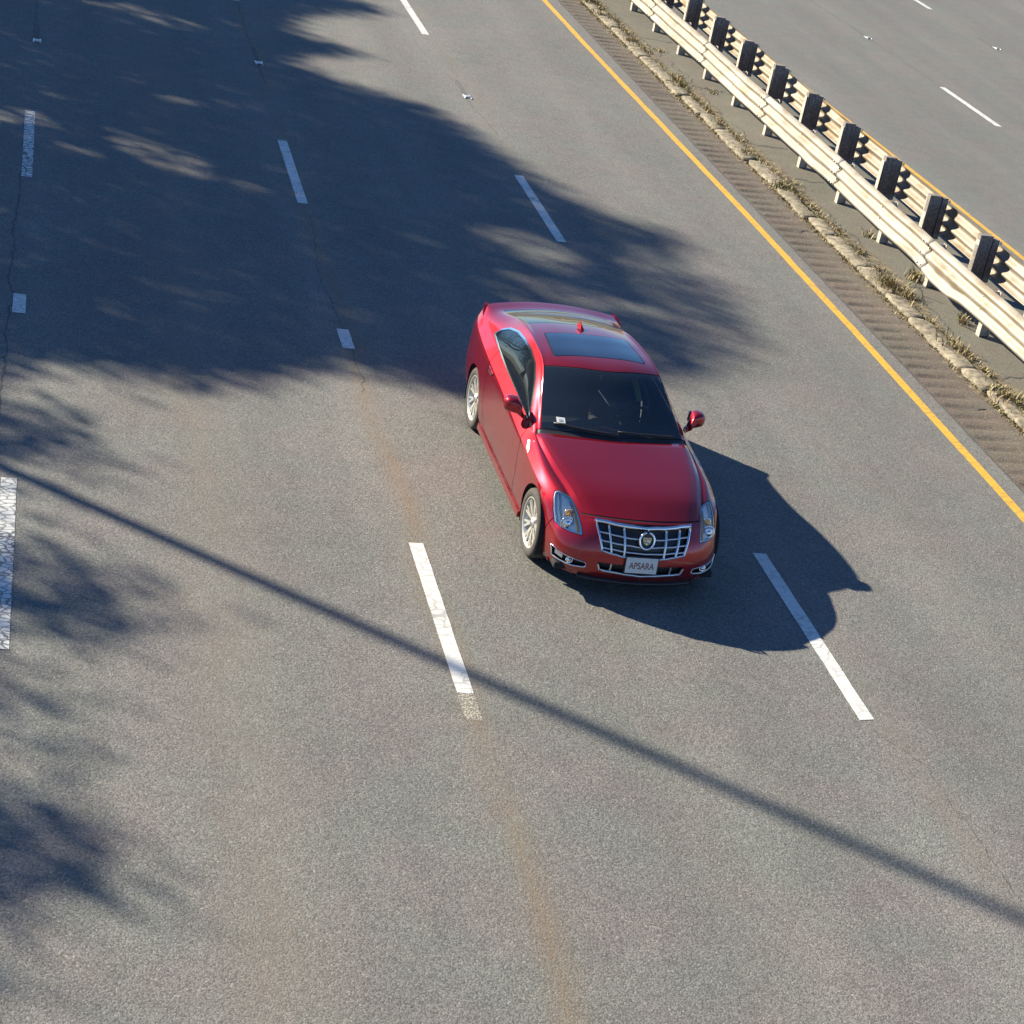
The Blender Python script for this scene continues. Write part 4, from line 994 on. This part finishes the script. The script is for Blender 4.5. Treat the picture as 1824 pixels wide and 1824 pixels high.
MB().rbox((.0, 1.50, 1.325), (.24, .03, .06), .012).build('inside_mirror', M_blackp, CAR)
M_belt = simple('sunlit_belt', (.78,.84,.20), .7)  # bright yellow-green puts the sun on the belt into its colour
MB().bar([(.41,1.62,1.235),(.45,1.56,1.12),(.475,1.52,1.03)], (1, 0, .1), (0, -1, .3), .030, .003).build('seat_belt', M_belt, CAR)
# ---- the driver, hardly visible behind the glass
def person():
    J = dict(pel=(.36,1.80,.74), bel=(.36,1.86,.90), che=(.36,1.90,1.08), nek=(.36,1.90,1.20), hea=(.36,1.87,1.27), hd2=(.36,1.86,1.33),
             ls=(.54,1.86,1.13), le=(.60,1.64,.98), lh=(.52,1.40,1.00), rs=(.18,1.86,1.13), re=(.12,1.64,.98), rh=(.20,1.40,1.00),
             lk=(.46,1.42,.72), lf=(.46,1.15,.46), rk=(.27,1.42,.72), rf=(.27,1.15,.46))
    E = [('pel','bel'),('bel','che'),('che','nek'),('nek','hea'),('hea','hd2'),('che','ls'),('ls','le'),('le','lh'),('che','rs'),('rs','re'),('re','rh'),('pel','lk'),('lk','lf'),('pel','rk'),('rk','rf')]
    R = dict(pel=.15,bel=.13,che=.14,nek=.055,hea=.075,hd2=.075,ls=.065,le=.045,lh=.035,rs=.065,re=.045,rh=.035,lk=.075,lf=.05,rk=.075,rf=.05)
    nm = list(J); off0 = Vector((.0,0,0)); me = bpy.data.meshes.new('person'); me.from_pydata([J[n] for n in nm], [(nm.index(a), nm.index(b)) for a, b in E], [])
    o = bpy.data.objects.new('person', me); COL.objects.link(o); md = o.modifiers.new('s', 'SKIN'); sv = me.skin_vertices[0].data
    for i, n in enumerate(nm): sv[i].radius = (R[n], R[n]*.8)
    sv[0].use_root = True; o.modifiers.new('b', 'SUBSURF').levels = 1; o.modifiers['b'].render_levels = 1
    bpy.context.view_layer.update(); m2 = bpy.data.meshes.new_from_object(o.evaluated_get(bpy.context.evaluated_depsgraph_get())); o.modifiers.clear(); o.data = m2
    sh = simple('dark_jacket', (.12,.14,.19), .9); sk = simple('skin', (.45,.28,.20), .6); hr = simple('dark_hair', (.02,.016,.012), .6)
    m2.materials.clear(); m2.materials.append(sh); m2.materials.append(sk)
    for p in m2.polygons:
        p.use_smooth = True; c = p.center
        if c.z > 1.205 or (c.y < 1.44 and c.z > .9): p.material_index = 1
    o.location = (5.80, 15.877, 0); o.rotation_euler = (0, 0, .0043); tag(o, 'driver in a dark jacket behind the windscreen, both hands on the wheel', 'person')
    hb = bmesh.new(); bmesh.ops.create_uvsphere(hb, u_segments=16, v_segments=10, radius=.098)
    for v in hb.verts: v.co = Vector((v.co.x*.9+.36, v.co.y*1.05+1.888, v.co.z*.85+1.325)) if True else v.co
    bmesh.ops.delete(hb, geom=[v for v in hb.verts if v.co.y < 1.845 and v.co.z < 1.345], context='VERTS')
    hm = bpy.data.meshes.new('hair'); hb.to_mesh(hm); hb.free(); hm.materials.append(hr); h = bpy.data.objects.new('hair', hm); COL.objects.link(h); h.parent = o
person()
